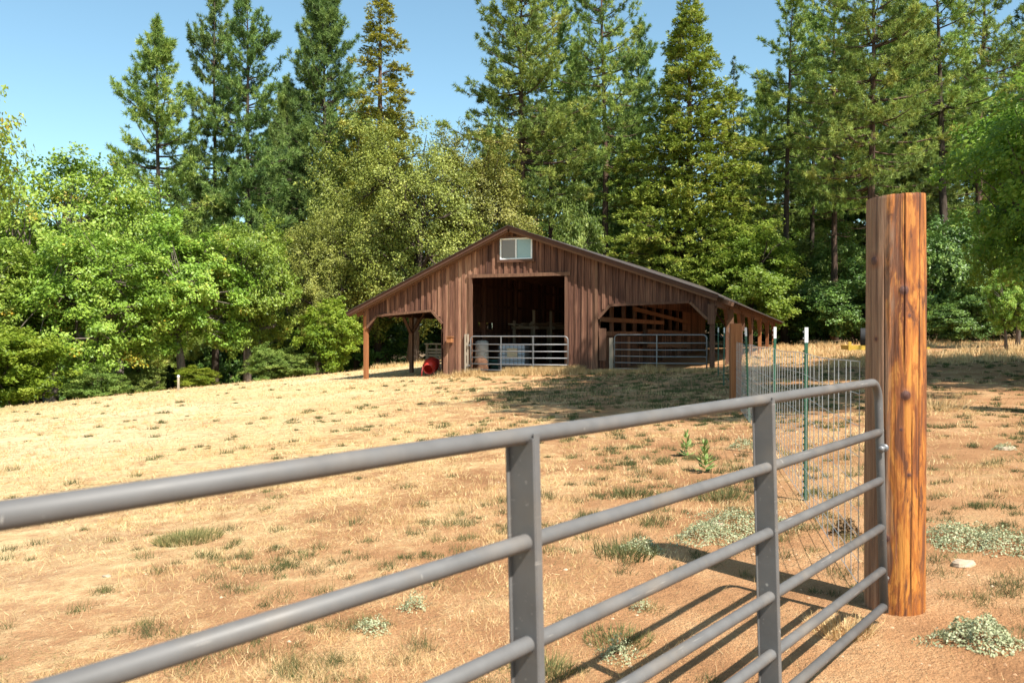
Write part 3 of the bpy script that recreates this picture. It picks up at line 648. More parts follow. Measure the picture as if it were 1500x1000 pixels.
# white marker pipe on the left crest
mx, my = -13.0, 26.6*KY; m = MB(); m.lathe([(0, -0.2), (0.045, -0.2), (0.045, 0.52), (0.052, 0.525), (0.052, 0.58), (0.03, 0.60), (0, 0.60)], 14)
o = m.build('marker_pipe', M_WHITE, None, True); o.location = (mx, my, gh(mx, my)); tag(o, 'short white marker pipe at the left edge of the field', 'pipe')
def trailer():
    x, y = 13.3, 25.2*KY; g = thing('utility_trailer', 'low yellow trailer carrying a black tyre, half hidden by the gate post', 'trailer', (x, y, gh(x, y)), R(-8))
    m = MB()
    for a, b in (((-0.95, -0.6), (1.1, -0.6)), ((-0.95, 0.6), (1.1, 0.6)), ((-0.95, -0.6), (-0.95, 0.6)), ((1.1, -0.6), (1.1, 0.6))): m.bar((a[0], a[1], 0.40), (b[0], b[1], 0.40), 0.07, 0.16)
    m.bar((1.1, 0, 0.38), (2.0, 0, 0.38), 0.07, 0.07); m.build('frame', M_YEL, g)
    m = MB(); m.box((-1.0, -0.68, 0.3), (-0.9, -0.6365, 0.62)); m.build('stake', M_YEL, g)
    m = MB(); m.box((-0.9, -0.56, 0.40), (1.05, 0.56, 0.45)); m.build('deck', M_GREYW, g)
    for s in (-1, 1):
        M = Matrix.Translation((0.25, s*0.74, 0.22)) @ Matrix.Rotation(R(90), 4, 'X')
        m = MB(); m.lathe([(0.12, -0.07), (0.21, -0.075), (0.23, -0.05), (0.23, 0.05), (0.21, 0.075), (0.12, 0.07)], 24, .5, M); wv = m.build('wheel', M_BLACK, g, True)
        m = MB(); m.lathe([(0.0, -0.05), (0.12, -0.05), (0.12, 0.05), (0, 0.05)], 16, .5, M); m.build('rim', M_GALV, wv)
    t = MB(); M = Matrix.Rotation(R(90), 4, 'X') @ Matrix.Rotation(0, 4, 'Z')
    pr = [(0.20, -0.11), (0.27, -0.13), (0.325, -0.12)] + [(0.335 if k % 2 else 0.32, -0.11+0.022*k) for k in range(11)] + [(0.325, 0.12), (0.27, 0.13), (0.20, 0.11)]
    t.lathe(pr, 32, .5, M); o = t.build('tyre', M_BLACK, None, True); o.location = (x-0.35, y-0.1, gh(x, y)+0.45+0.335); o.rotation_euler = (0, 0, R(70)); tag(o, 'black tyre standing on the low yellow trailer', 'tyre')
trailer()

# ------------------------------------------------------------------ TREES
def unit(v): return v/np.maximum(np.linalg.norm(v, axis=-1, keepdims=True), 1e-9)
def frame_for(d):
    up = np.where(np.abs(d[:, 2:3]) > 0.9, np.array([[1., 0, 0]]), np.array([[0, 0, 1.]]))
    a = unit(np.cross(up, d)); b = np.cross(d, a); return a, b
def quads_leaf(P, Nn, L, Wd, rg, fold=0.12, along=None):
    n = len(P); r = rg.normal(size=(n, 3)) if along is None else along
    a = unit(r - (r*Nn).sum(1, keepdims=True)*Nn); b = np.cross(Nn, a)
    L = L[:, None]; Wd = Wd[:, None]
    V = np.stack([P-a*L*0.5, P+b*Wd*0.5-Nn*L*fold, P+a*L*0.5, P-b*Wd*0.5-Nn*L*fold], 1).reshape(-1, 3)
    F = np.arange(4*n).reshape(n, 4); return V, F
def tris_blade(P, D, L, Wd, rg):
    n = len(P); r = rg.normal(size=(n, 3)); s = unit(np.cross(D, r))*Wd[:, None]*0.5
    V = np.stack([P-s, P+s, P+D*L[:, None]], 1).reshape(-1, 3); return V, np.arange(3*n).reshape(n, 3)

def pine(name, h, cb, rmax, seed, mleaf, mbark, spacing=0.62, nb=4.2, blade=0.34, up=0.25, power=0.75, fluff=26, bw=0.042, lean=0.0, dens=1.0, trunk_r=None):
    rg = np.random.RandomState(seed); tk = MB(); tr = trunk_r or 0.0125*h
    ts = np.linspace(0, 1, 16); bx = lean*ts**1.3*h + 0.10*np.cumsum(rg.normal(size=16))*0.3; by = 0.1*np.cumsum(rg.normal(size=16))*0.3; bx -= bx[0]; by -= by[0]
    tp = [(bx[i], by[i], h*ts[i]-0.3*(i == 0)) for i in range(16)]
    tk.tube(tp, [tr*(1-0.93*t)*(1.25 if i == 0 else 1) for i, t in enumerate(ts)], 10)
    P, D = [], []; tt = []; z = cb*0.75
    while z < h*0.995:
        t = np.clip((z-cb)/(h-cb), 0, 1); dead = z < cb
        prof = ((1-t)**power)*(0.62+0.38*min(1, t/0.22)); nbr = rg.poisson(nb*(0.4 if dead else 1))+ (0 if dead else 1)
        for b in range(nbr):
            az = rg.uniform(0, 2*math.pi); L = rmax*max(prof, 0.06)*rg.uniform(0.55, 1.18)
            if rg.rand() < 0.1: L *= 1.25
            if dead: L *= 0.55
            el = R(-14 + 60*t*t + up*40*rg.uniform(0.2, 1)) ; zc = z + rg.uniform(-.2, .2)
            cx = np.interp(zc/h, ts, bx); cy = np.interp(zc/h, ts, by)
            s = np.linspace(0, 1, 5); rad = L*s*math.cos(el); zz = zc + L*s*math.sin(el) - 0.16*L*s*(1-s) + 0.14*L*s**3
            pts = np.stack([cx+rad*math.cos(az), cy+rad*math.sin(az), zz], 1)
            if h-zc > 0.8: tk.tube(pts, np.linspace(max(0.012, 0.017*L), 0.008, 5), 4, cap=False)
            if dead: continue
            nt = max(2, int((L*5.2+1)*dens)); ss = 1 - 0.72*rg.rand(nt)**1.35; ss[0] = 1.0
            base = np.stack([np.interp(ss, s, pts[:, k]) for k in range(3)], 1)
            side = np.array([-math.sin(az), math.cos(az), 0]); lat = rg.normal(size=nt)*0.30*L*np.clip(1.15-ss, 0.1, 1)*(np.abs(ss) < 1.5)
            base = base + side*lat[:, None] + np.array([0, 0, 1])*(rg.normal(size=nt)*0.11 + 0.05*np.abs(lat))[:, None]
            dd = np.array([math.cos(az), math.sin(az), 0])*0.8 + side*np.sign(lat)[:, None]*0.5 + np.array([0, 0, 0.75]) + rg.normal(size=(nt, 3))*0.25
            P.append(base); D.append(unit(dd)); tt.append(np.clip(rg.normal(0.5, 0.16) + rg.normal(size=nt)*0.12, 0, 1))
        z += spacing*rg.uniform(0.7, 1.3)*(0.75 if t > 0.8 else 1)
    P = np.concatenate(P); D = np.concatenate(D); tt = np.concatenate(tt); n = len(P)
    Pr = np.repeat(P, fluff, 0); Dr = np.repeat(D, fluff, 0); d = unit(Dr*0.55 + rg.normal(size=Pr.shape)*0.72)
    Pr = Pr + d*0.02 + Dr*rg.uniform(-0.16, 0.06, (len(Pr), 1)); L = blade*rg.uniform(0.6, 1.15, len(Pr))
    V, F = tris_blade(Pr, d, L, np.full(len(Pr), bw), rg)
    T = np.clip(np.repeat(tt, fluff) + rg.normal(size=len(Pr))*0.1, 0, 1)
    return tk.mesh(name+'_trunk', mbark, True), np_mesh(name+'_crown', V, [F], T, [mleaf])

def cedar(name, h, cb, rmax, seed, mleaf, mbark, spacing=0.30, nb=4.5, leaf=0.26, power=0.85, droop=0.32, per=11, lw=0.10, dens=1.0):
    rg = np.random.RandomState(seed); tk = MB(); tr = 0.014*h
    tk.tube([(0, 0, -0.3), (0.03, 0.02, h*0.3), (-0.03, 0.0, h*0.6), (0, 0, h)], [tr*1.25, tr*0.75, tr*0.42, 0.015], 10)
    P, D, S, tt = [], [], [], []; z = cb
    ph = rg.uniform(0, 6, 4)
    while z < h:
        t = (z-cb)/(h-cb); prof = (1-t)**power*(0.6+0.4*min(1, t/0.15))
        for b in range(rg.poisson(nb)+1):
            az = rg.uniform(0, 2*math.pi); lob = 1+0.16*math.sin(az*2+ph[0]+z*0.35)+0.12*math.sin(az*3+ph[1]-z*0.8)
            L = max(0.12, rmax*prof*lob*rg.uniform(0.55, 1.15)); s = np.linspace(0, 1, 5); el = R(22+35*t)
            rad = L*s*math.cos(el*0.6); zz = z + L*s*math.sin(el)*(1-droop*1.6*s) - droop*0.3*L*s*s
            pts = np.stack([rad*math.cos(az), rad*math.sin(az), zz], 1)
            if rg.rand() < 0.5 and h-z > 1: tk.tube(pts, np.linspace(max(0.012, 0.014*L), 0.006, 5), 4, cap=False)
            nt = max(2, int((L*6.5+1)*dens)); ss = 1-0.75*rg.rand(nt)**1.3; ss[0] = 1
            base = np.stack([np.interp(ss, s, pts[:, k]) for k in range(3)], 1); side = np.array([-math.sin(az), math.cos(az), 0])
            lat = rg.normal(size=nt)*0.26*L*np.clip(1.2-ss, 0.15, 1)
            base = base + side*lat[:, None] + np.array([0, 0, 1])*(rg.normal(size=nt)*0.08)[:, None]
            dd = np.array([math.cos(az), math.sin(az), 0]) + side*(np.sign(lat)*0.55)[:, None] + np.array([0, 0, -0.15+0.5*t]) + rg.normal(size=(nt, 3))*0.28
            P.append(base); D.append(unit(dd)); S.append(np.full(nt, 0.75+0.3*(1-t))); tt.append(np.clip(rg.normal(0.5, 0.17)+rg.normal(size=nt)*0.14, 0, 1))
        z += spacing*rg.uniform(0.7, 1.3)
    P = np.concatenate(P); D = np.concatenate(D); S = np.concatenate(S); tt = np.concatenate(tt)
    Pr = np.repeat(P, per, 0); Dr = np.repeat(D, per, 0); d = unit(Dr*0.9 + rg.normal(size=Pr.shape)*np.array([0.5, 0.5, 0.4]))
    Pr = Pr + d*rg.uniform(0, 0.20, (len(Pr), 1)); Nn = unit(np.cross(d, np.cross(np.array([0, 0, 1.]) + rg.normal(size=Pr.shape)*0.5, d)) + rg.normal(size=Pr.shape)*0.25)
    L = leaf*np.repeat(S, per)*rg.uniform(0.6, 1.2, len(Pr)); V, F = quads_leaf(Pr, Nn, L, L*lw/leaf, rg, 0.08, d)
    T = np.clip(np.repeat(tt, per)+rg.normal(size=len(Pr))*0.1, 0, 1)
    return tk.mesh(name+'_trunk', mbark, True), np_mesh(name+'_crown', V, [F], T, [mleaf])

def broadleaf(name, h, r, cb, seed, mleaf, mbark, leaf=0.17, nclump=130, per=230, stems=1, trunk_r=None, shell=0.35, clump=0.2, split=0.34, lopsided=(0, 0), flat=0.6):
    rg = np.random.RandomState(seed); tk = MB(); tr = trunk_r or 0.022*h
    cz = (cb+h)/2; rz = (h-cb)/2
    d = unit(rg.normal(size=(nclump*3, 3))); q = rg.rand(nclump*3)**(1/3.0)*(1-shell)+shell; q = np.clip(q, 0, 1)
    ph = rg.uniform(0, 6, 6)
    lob = 0.86 + 0.13*np.sin(3*np.arctan2(d[:, 1], d[:, 0])+ph[0]) + 0.12*np.sin(2*np.arctan2(d[:, 1], d[:, 0])+4*d[:, 2]+ph[1]) + 0.08*np.sin(7*d[:, 0]+5*d[:, 2]+ph[2])
    C = d*(q*lob)[:, None]*np.array([r, r, rz]) + np.array([lopsided[0]*0.5, lopsided[1]*0.5, cz]); C = C[:nclump]
    C[:, 0] += lopsided[0]*(C[:, 2]/h); C[:, 1] += lopsided[1]*(C[:, 2]/h)
    roots = []
    for s_ in range(stems):
        off = rg.normal(size=2)*0.05*r*(stems > 1); lean = rg.normal(size=2)*0.10*r + (np.array([math.cos(s_*6.28/stems+ph[3]), math.sin(s_*6.28/stems+ph[3])])*0.28*r if stems > 1 else 0)
        zt = h*split*rg.uniform(0.9, 1.15); top = np.array([off[0]*3+lean[0], off[1]*3+lean[1], zt])
        tk.tube([(off[0]*3, off[1]*3, -0.3), (off[0]*3+lean[0]*0.35, off[1]*3+lean[1]*0.35, zt*0.5), tuple(top)], [tr*1.3, tr*0.92, tr*0.7], 9)
        roots.append(top)
    ends = []
    for k in range(7+2*stems):
        rt = roots[k % len(roots)]; tgt = C[rg.randint(len(C))]; e = rt + (tgt-rt)*rg.uniform(0.5, 0.75); mid = (rt+e)/2 + rg.normal(size=3)*0.12*r; mid[2] += 0.05*r
        rk = tr*rg.uniform(0.35, 0.55); tk.tube([tuple(rt), tuple(mid), tuple(e)], [rk, rk*0.75, rk*0.45], 6, cap=False); ends += [mid, e]
    ends = np.array(ends)
    for c in C:
        e = ends[np.argmin(((ends-c)**2).sum(1))]; mid = (e+c)/2+rg.normal(size=3)*0.06*r
        tk.tube([tuple(e), tuple(mid), tuple(c)], [tr*0.2, tr*0.13, tr*0.05], 4, cap=False)
    ns = 5; n = nclump*ns
    sub = np.repeat(C, ns, 0) + rg.normal(size=(n, 3))*clump*r*0.62*np.array([1, 1, flat]); ct = np.repeat(rg.normal(0.5, 0.13, nclump), ns) + rg.normal(size=n)*0.08
    pp = max(6, per//ns); P = np.repeat(sub, pp, 0) + np.clip(rg.normal(size=(n*pp, 3)), -2.0, 2.0)*clump*r*0.30*np.array([1, 1, flat])
    outv = unit(P - np.array([0, 0, cz*0.9])); Nn = unit(np.array([0, 0, 0.75])+outv*0.55+rg.normal(size=P.shape)*0.55)
    L = leaf*rg.uniform(0.6, 1.25, len(P)); V, F = quads_leaf(P, Nn, L, L*0.62, rg, 0.10)
    T = np.clip(np.repeat(ct, pp)+rg.normal(size=len(P))*0.13, 0, 1)
    return tk.mesh(name+'_trunk', mbark, True), np_mesh(name+'_crown', V, [F], T, [mleaf])

L_PINE = mat_leaf('pine_needles', [(0.0, (0.067, 0.115, 0.029)), (0.45, (0.196, 0.276, 0.055)), (0.8, (0.346, 0.415, 0.084)), (1.0, (0.450, 0.430, 0.101))], 0.28)
L_PINED = mat_leaf('dark_pine_needles', [(0.0, (0.049, 0.097, 0.030)), (0.5, (0.142, 0.234, 0.055)), (1.0, (0.273, 0.359, 0.081))], 0.25)
L_CEDAR = mat_leaf('cedar_sprays', [(0.0, (0.109, 0.172, 0.023)), (0.45, (0.258, 0.352, 0.048)), (0.8, (0.399, 0.467, 0.083)), (1.0, (0.515, 0.504, 0.114))], 0.25)
L_GOLD = mat_leaf('golden_cedar_sprays', [(0.0, (0.110, 0.128, 0.017)), (0.5, (0.270, 0.268, 0.038)), (1.0, (0.420, 0.353, 0.060))], 0.25)
L_FIR = mat_leaf('fir_sprays', [(0.0, (0.037, 0.076, 0.025)), (0.5, (0.084, 0.151, 0.043)), (1.0, (0.168, 0.235, 0.064))], 0.2)
L_MAPLE = mat_leaf('maple_leaves', [(0.0, (0.088, 0.160, 0.018)), (0.4, (0.194, 0.313, 0.034)), (0.75, (0.316, 0.433, 0.062)), (0.92, (0.421, 0.493, 0.104)), (1.0, (0.468, 0.346, 0.039))], 0.35, 0.45, 0.4)
L_FRESH = mat_leaf('fresh_leaves', [(0.0, (0.07, 0.145, 0.018)), (0.5, (0.22, 0.350, 0.040)), (0.85, (0.36, 0.47, 0.075)), (1.0, (0.46, 0.48, 0.10))], 0.5, 0.45, 0.4)
L_OAK = mat_leaf('live_oak_leaves', [(0.0, (0.072, 0.090, 0.014)), (0.45, (0.202, 0.222, 0.034)), (0.8, (0.332, 0.337, 0.066)), (1.0, (0.440, 0.419, 0.108))], 0.2, 0.5, 0.4)
L_LIME = mat_leaf('lime_leaves', [(0.0, (0.080, 0.130, 0.010)), (0.5, (0.20, 0.27, 0.02)), (1.0, (0.33, 0.36, 0.05))], 0.4, 0.5)
L_DARK = mat_leaf('understory_leaves', [(0.0, (0.032, 0.068, 0.015)), (0.5, (0.090, 0.166, 0.031)), (0.9, (0.190, 0.296, 0.053)), (1.0, (0.306, 0.378, 0.077))], 0.25, 0.45, 0.4)
L_GREEN = mat_leaf('shrub_leaves', [(0.0, (0.061, 0.104, 0.018)), (0.5, (0.142, 0.202, 0.034)), (1.0, (0.270, 0.319, 0.072))], 0.3, 0.5)
B_PINE = mat_bark('pine_bark', (0.045, 0.030, 0.024), (0.16, 0.10, 0.072)); B_DARK = mat_bark('dark_bark', (0.03, 0.023, 0.018), (0.10, 0.075, 0.058)); B_GREY = mat_bark('grey_bark', (0.08, 0.065, 0.055), (0.22, 0.18, 0.15))

KIND = {}
def K(key, h, r, meshes): KIND[key] = (h, r, meshes)
K('pineA', 24, 3.6, pine('pine_a', 24, 8.0, 5.2, 11, L_PINE, B_PINE, spacing=0.55, nb=5.0, fluff=30, power=0.6, bw=0.042, blade=0.26, dens=1.3))
K('pineB', 24, 3.0, pine('pine_b', 24, 10.0, 4.2, 12, L_PINE, B_PINE, nb=4.6, power=0.5, fluff=30, bw=0.042, blade=0.26, dens=1.3))
K('pineC', 20, 3.6, pine('pine_c', 20, 3.0, 5.4, 13, L_PINE, B_DARK, spacing=0.48, nb=5.4, power=0.72, fluff=30, bw=0.042, blade=0.26, dens=1.3))
K('pineD', 23, 2.2, pine('pine_d', 23, 6.0, 3.2, 14, L_PINED, B_DARK, spacing=0.5, nb=5.0, power=0.45, fluff=30, bw=0.042, blade=0.26, dens=1.3))
K('pineE', 24, 4.2, pine('pine_e', 24, 2.5, 6.0, 15, L_PINED, B_DARK, spacing=0.42, nb=6.4, power=0.62, blade=0.30, dens=1.25, fluff=30, up=0.5, bw=0.042))
K('pineF', 23, 2.5, pine('pine_f', 23, 10.0, 3.6, 16, L_PINE, B_DARK, nb=3.8, power=0.42, fluff=30, lean=0.03, bw=0.042, blade=0.26, dens=1.3))
K('cedarA', 20, 3.2, cedar('cedar_a', 20, 1.5, 4.3, 21, L_CEDAR, B_PINE, spacing=0.21, nb=7.0, power=0.75, leaf=0.19, lw=0.070, per=20))
K('cedarB', 21, 2.3, cedar('cedar_b', 21, 3.0, 3.0, 22, L_GOLD, B_PINE, nb=5.5, droop=0.45, power=0.7, leaf=0.19, lw=0.070, per=18))
K('firA', 20, 2.6, cedar('fir_a', 20, 1.0, 3.6, 23, L_FIR, B_DARK, spacing=0.36, nb=6, leaf=0.22, power=0.85, per=15, lw=0.075))
K('mapleA', 9, 4.0, broadleaf('maple_a', 9, 4.0, 1.6, 31, L_MAPLE, B_GREY, 0.19, 165, 250, trunk_r=0.24, clump=0.17))
K('mapleB', 9, 3.6, broadleaf('maple_b', 9, 3.6, 1.9, 32, L_MAPLE, B_GREY, 0.19, 145, 250, split=0.4, trunk_r=0.24, clump=0.17))
K('mapleC', 11, 4.2, broadleaf('maple_c', 11, 4.2, 3.2, 33, L_MAPLE, B_GREY, 0.20, 100, 210, clump=0.19, split=0.42, shell=0.5))
K('oakA', 13, 4.4, broadleaf('oak_a', 13, 4.4, 1.6, 41, L_OAK, B_DARK, 0.135, 190, 330, stems=2, trunk_r=0.30, clump=0.17, flat=0.8))
K('oakB', 12, 3.7, broadleaf('oak_b', 12, 3.7, 1.8, 42, L_OAK, B_DARK, 0.135, 170, 320, stems=2, trunk_r=0.27, clump=0.18, flat=0.8))
K('mapleR', 9, 4.0, broadleaf('maple_r', 9, 4.0, 1.4, 37, L_FRESH, B_GREY, 0.17, 180, 280, trunk_r=0.2, clump=0.16))
K('oakS', 16, 4.2, broadleaf('shade_tree', 16, 4.2, 9.5, 35, L_MAPLE, B_GREY, 0.24, 120, 210, split=0.55, clump=0.2, flat=0.8))
K('shrubD', 5, 2.4, broadleaf('shrub_d', 5, 2.4, 0.0, 51, L_DARK, B_DARK, 0.20, 90, 210, stems=3, trunk_r=0.06, clump=0.24))
K('shrubG', 4, 1.9, broadleaf('shrub_g', 4, 1.9, 0.0, 52, L_GREEN, B_DARK, 0.14, 80, 220, stems=3, trunk_r=0.05, clump=0.25))
K('shrubL', 4, 1.7, broadleaf('shrub_l', 4, 1.7, 0.3, 53, L_LIME, B_DARK, 0.14, 80, 220, stems=3, trunk_r=0.04, clump=0.25))
K('coneG', 7, 2.3, broadleaf('cone_g', 7, 2.4, 0.0, 54, L_FRESH, B_DARK, 0.13, 170, 260, stems=1, trunk_r=0.1, clump=0.2, split=0.6))

def plant(kind, name, cat, label, px, Y, topy, rpx=None, group=None, rz=0.0, dz=0.0, X=None, tilt=0.0, h=None, r=None):
    h0, r0, (mt, mc) = KIND[kind]
    x = (px-750)/1000*Y if X is None else X; Yw = Y*KY
    g = gh(x, Yw) + dz; hh = h if h is not None else EYE + (488-topy)/1000*Y - g; rr = r if r is not None else (rpx/1000*Y if rpx else r0*hh/h0)
    o = thing(name, label, cat, (x, Yw, g), (0, R(tilt), R(rz)), group); o.scale = (rr/r0, rr/r0, hh/h0)
    link('trunk', mt, o); link('crown', mc, o); return o
GP = 'tall pines standing behind the barn and field'; GM = 'maples along the left field edge'; GS = 'shrubs under the trees on the right'; GB = 'far conifers of the forest behind'
pl = plant
# tall conifers, left to right
pl('pineC', 'pine_tree', 'tree', 'broad dark pine standing alone above the left maples, leftmost of the tall conifers', 228, 45, 38, 96, GP, 20)
pl('pineD', 'pine_tree', 'tree', 'slender dark pine, left one of the close pair above the left maples', 316, 47, -12, 44, GP, 100)
pl('pineD', 'pine_tree', 'tree', 'slender dark pine, right one of the close pair above the left maples', 362, 45, -20, 50, GP, 230)
pl('pineE', 'pine_tree', 'tree', 'dense deep green pine just left of the golden cedar', 478, 50, -14, 88, GP, 40)
pl('cedarB', 'cedar_tree', 'tree', 'narrow golden cedar rising above the olive oak left of the barn roof', 558, 44, -20, 78, None, 0)
pl('pineA', 'pine_tree', 'tree', 'big bushy ponderosa pine directly above the barn ridge', 768, 44, -70, 92, GP, 10)
pl('pineB', 'pine_tree', 'tree', 'tall ponderosa with bare dark trunk just right of the barn ridge', 806, 48, -40, 60, GP, 140)
pl('pineB', 'pine_tree', 'tree', 'tall pine with long bare trunk behind the right barn roof slope', 886, 45, -75, 66, GP, 250)
pl('pineD', 'pine_tree', 'tree', 'narrow dark pine squeezed just left of the big yellow-green cedar', 936, 52, 32, 42, GP, 50)
pl('cedarA', 'cedar_tree', 'tree', 'big conical yellow-green cedar behind the right half of the barn', 1010, 43.5, -16, 104, None, 30)
pl('firA', 'fir_tree', 'tree', 'thin dark fir with pointed top right of the big yellow-green cedar', 1074, 56, 82, 36, None, 0)
pl('pineF', 'pine_tree', 'tree', 'sparse thin pine with open branches left of the steel fence post tops', 1150, 44, 2, 52, GP, 10)
pl('pineF', 'pine_tree', 'tree', 'sparse leaning pine just right of the thin open pine', 1186, 52, 30, 40, GP, 190, tilt=-1.5)
pl('pineA', 'pine_tree', 'tree', 'tall shaggy pine left of the orange gate post', 1222, 47, -70, 66, GP, 80)
pl('pineA', 'pine_tree', 'tree', 'large shaggy pine rising right behind the orange gate post', 1272, 40, -130, 88, GP, 200)
pl('pineF', 'pine_tree', 'tree', 'pine with a leaning bare trunk right of the orange gate post', 1392, 44, -90, 70, GP, 300, tilt=-4)
pl('pineB', 'pine_tree', 'tree', 'tall pine with straight bare trunk above the right hand broadleaf tree', 1434, 47, -80, 70, GP, 30)
pl('pineB', 'pine_tree', 'tree', 'tall pine at the right edge of the picture', 1515, 48, -70, 66, GP, 170)
pl('pineD', 'pine_tree', 'tree', 'dark pine half hidden behind the orange gate post top', 1322, 53, -20, 52, GP, 120)
GF = 'fuller conifers standing close behind the tall pines'
for kd, px, Y, ty, rp, lb in (('pineC', 1118, 57, 120, 56, 'full dark conifer behind the right end of the barn'), ('firA', 1160, 59, 190, 50, 'broad fir low between the two sparse thin pines'), ('pineC', 1248, 58, 70, 58, 'full conifer filling the gap left of the orange gate post top'), ('firA', 1300, 56, 150, 56, 'broad fir showing just left of the orange gate post top'), ('pineC', 1352, 57, 40, 60, 'full conifer just right of the orange gate post top'), ('pineC', 1410, 60, 90, 58, 'full conifer between the leaning and the straight bare trunks'), ('firA', 1470, 58, 120, 60, 'broad fir above the bright right edge tree'), ('pineC', 846, 56, 70, 56, 'full conifer between the two bare trunks behind the barn'), ('pineC', 728, 56, 190, 50, 'full low conifer left of the bushy ponderosa'), ('firA', 918, 58, 150, 52, 'broad fir left of the big yellow-green cedar'), ('pineC', 420, 57, 120, 54, 'full conifer between the close pine pair and the dense deep green pine')):
    pl(kd, 'fir_tree' if kd == 'firA' else 'pine_tree', 'tree', lb, px, Y, ty, rp*1.25, GF, px)
# live oaks behind the barn
GO = 'olive live oaks beside the barn'
pl('oakA', 'oak_tree', 'tree', 'large olive live oak left of the barn with a forked dark trunk', 600, 38, 175, 112, GO, 60)
pl('oakB', 'oak_tree', 'tree', 'tall olive oak left of the forked oak, below the golden cedar', 530, 43, 165, 92, GO, 150)
pl('oakB', 'oak_tree', 'tree', 'olive live oak behind the left barn roof slope', 690, 40, 180, 92, GO, 200)
pl('oakB', 'oak_tree', 'tree', 'shorter olive oak at the left foot of the large forked oak', 478, 38, 300, 62, GO, 320)
# left maples
pl('mapleC', 'maple_tree', 'tree', 'tall open maple at the far left with arching limbs', 78, 35, 205, 130, GM, 0)
pl('mapleC', 'maple_tree', 'tree', 'open maple arching up below the leftmost lone pine', 176, 38, 235, 90, GM, 200)
pl('mapleA', 'maple_tree', 'tree', 'dense rounded maple second from the left edge', 140, 31, 330, 112, GM, 45)
pl('mapleB', 'maple_tree', 'tree', 'rounded maple in the middle of the left row', 268, 33.5, 318, 98, GM, 10)
pl('mapleA', 'maple_tree', 'tree', 'rounded maple with a visible dark trunk nearest to the barn', 362, 35, 322, 78, GM, 190)
pl('mapleB', 'maple_tree', 'tree', 'low maple at the left edge of the picture', -10, 30, 360, 105, GM, 120)
pl('mapleC', 'maple_tree', 'tree', 'tall maple beyond the left edge, only one bough reaching in', -138, 20, -20, 140, GM, 75)
pl('mapleA', 'maple_tree', 'tree', 'maple behind the low left edge maple', 40, 39, 300, 110, GM, 260)
# shrubs
GL = 'bright shrubs along the field edge'
pl('shrubL', 'shrub', 'shrub', 'yellow-green shrub with thin stems left of the barn', 487, 34, 436, 46, GL, 0)
pl('shrubG', 'shrub', 'shrub', 'low green shrub left of the yellow-green shrub', 432, 33.5, 512, 36, GL, 60)
pl('shrubG', 'shrub', 'shrub', 'small green shrub under the maple nearest the barn', 392, 33, 505, 30, GL, 150)
pl('shrubL', 'shrub', 'shrub', 'bright lime shrub in the bottom left corner of the trees', 22, 27.5, 478, 70, GL, 200)
pl('shrubG', 'shrub', 'shrub', 'soft green shrub at the crest under the second left maple', 140, 28.5, 536, 40, GL, 20)
pl('shrubL', 'shrub', 'shrub', 'lime shrub half behind the white marker pipe', 288, 32, 535, 30, GL, 80)
pl('shrubG', 'shrub', 'shrub', 'green shrub between the maple trunks on the crest', 205, 32, 535, 34, GL, 260)
pl('shrubL', 'shrub', 'shrub', 'lime shrub at the extreme left edge', -60, 27, 470, 60, GL, 20)
pl('shrubD', 'shrub', 'shrub', 'dark bush behind the left barn shed', 540, 44, 440, 60, GL, 20)
pl('shrubD', 'shrub', 'shrub', 'dark bush behind the red cement mixer', 640, 52, 440, 60, GL, 120)
pl('coneG', 'shrub', 'shrub', 'tall rounded bright green tree right behind the far end of the barn', 1094, 41.8, 312, 76, GL, 0)
pl('shrubG', 'shrub', 'shrub', 'fresh green sapling showing over the right barn roof slope', 845, 42, 272, 40, GL, 30)
# dark understory on the right
for i, (px, Y, ty, rp, lb, kd) in enumerate([
    (1165, 45, 395, 60, 'dark shrub right of the tall rounded green tree', 'shrubD'), (1212, 43, 420, 58, 'dark shrub behind the nearest steel fence post', 'shrubD'),
    (1255, 40, 395, 56, 'dark shrub behind the yellow trailer', 'shrubD'), (1318, 42, 350, 66, 'dark shrub hidden behind the orange gate post', 'shrubD'),
    (1372, 38, 330, 62, 'tall dark shrub just right of the orange gate post', 'shrubD'), (1432, 40, 300, 70, 'tall dark shrub under the pine with straight bare trunk', 'shrubD'),
    (1492, 37, 380, 60, 'dark shrub at the right edge of the clearing', 'shrubD'), (1405, 35, 430, 46, 'low dark shrub at the edge of the shaded clearing', 'shrubD'),
    (1545, 38, 330, 80, 'dark shrub beyond the right edge', 'shrubD'), (1235, 49, 330, 50, 'mid green shrub high behind the nearest steel fence post', 'shrubG'), (1180, 52, 330, 52, 'mid green shrub below the sparse thin pine', 'shrubG')]):
    pl(kd, 'shrub', 'shrub', lb, px, Y, ty, rp, GS, i*77)
# right hand broadleaf trees; the nearer ones also shade the yard
pl('mapleR', 'maple_tree', 'tree', 'bright leafy broadleaf tree filling the right edge of the picture', 0, 19.5, 0, None, None, 130, X=16.4, h=9.0, r=3.6)
pl('mapleR', 'maple_tree', 'tree', 'darker leafy tree behind the bright right edge tree', 1490, 30, 265, 62, None, 40)
pl('mapleB', 'maple_tree', 'tree', 'slim sapling with thin trunk in front of the right dark shrubs', 1474, 26, 395, 34, None, 310)
pl('oakS', 'maple_tree', 'tree', 'high crowned broadleaf out of frame on the right, shading the right barn shed', 0, 18.3/KY, 0, None, None, 170, X=12.0, h=16.5, r=4.6)
pl('oakS', 'maple_tree', 'tree', 'high crowned broadleaf out of frame on the right, shading the far clearing', 0, 15.8/KY, 0, None, None, 290, X=18.0, h=14.0, r=5.0)
pl('oakS', 'maple_tree', 'tree', 'high crowned broadleaf out of frame on the right, shading the yard before the barn', 0, 11.5/KY, 0, None, None, 50, X=9.6, h=16.5, r=4.1)
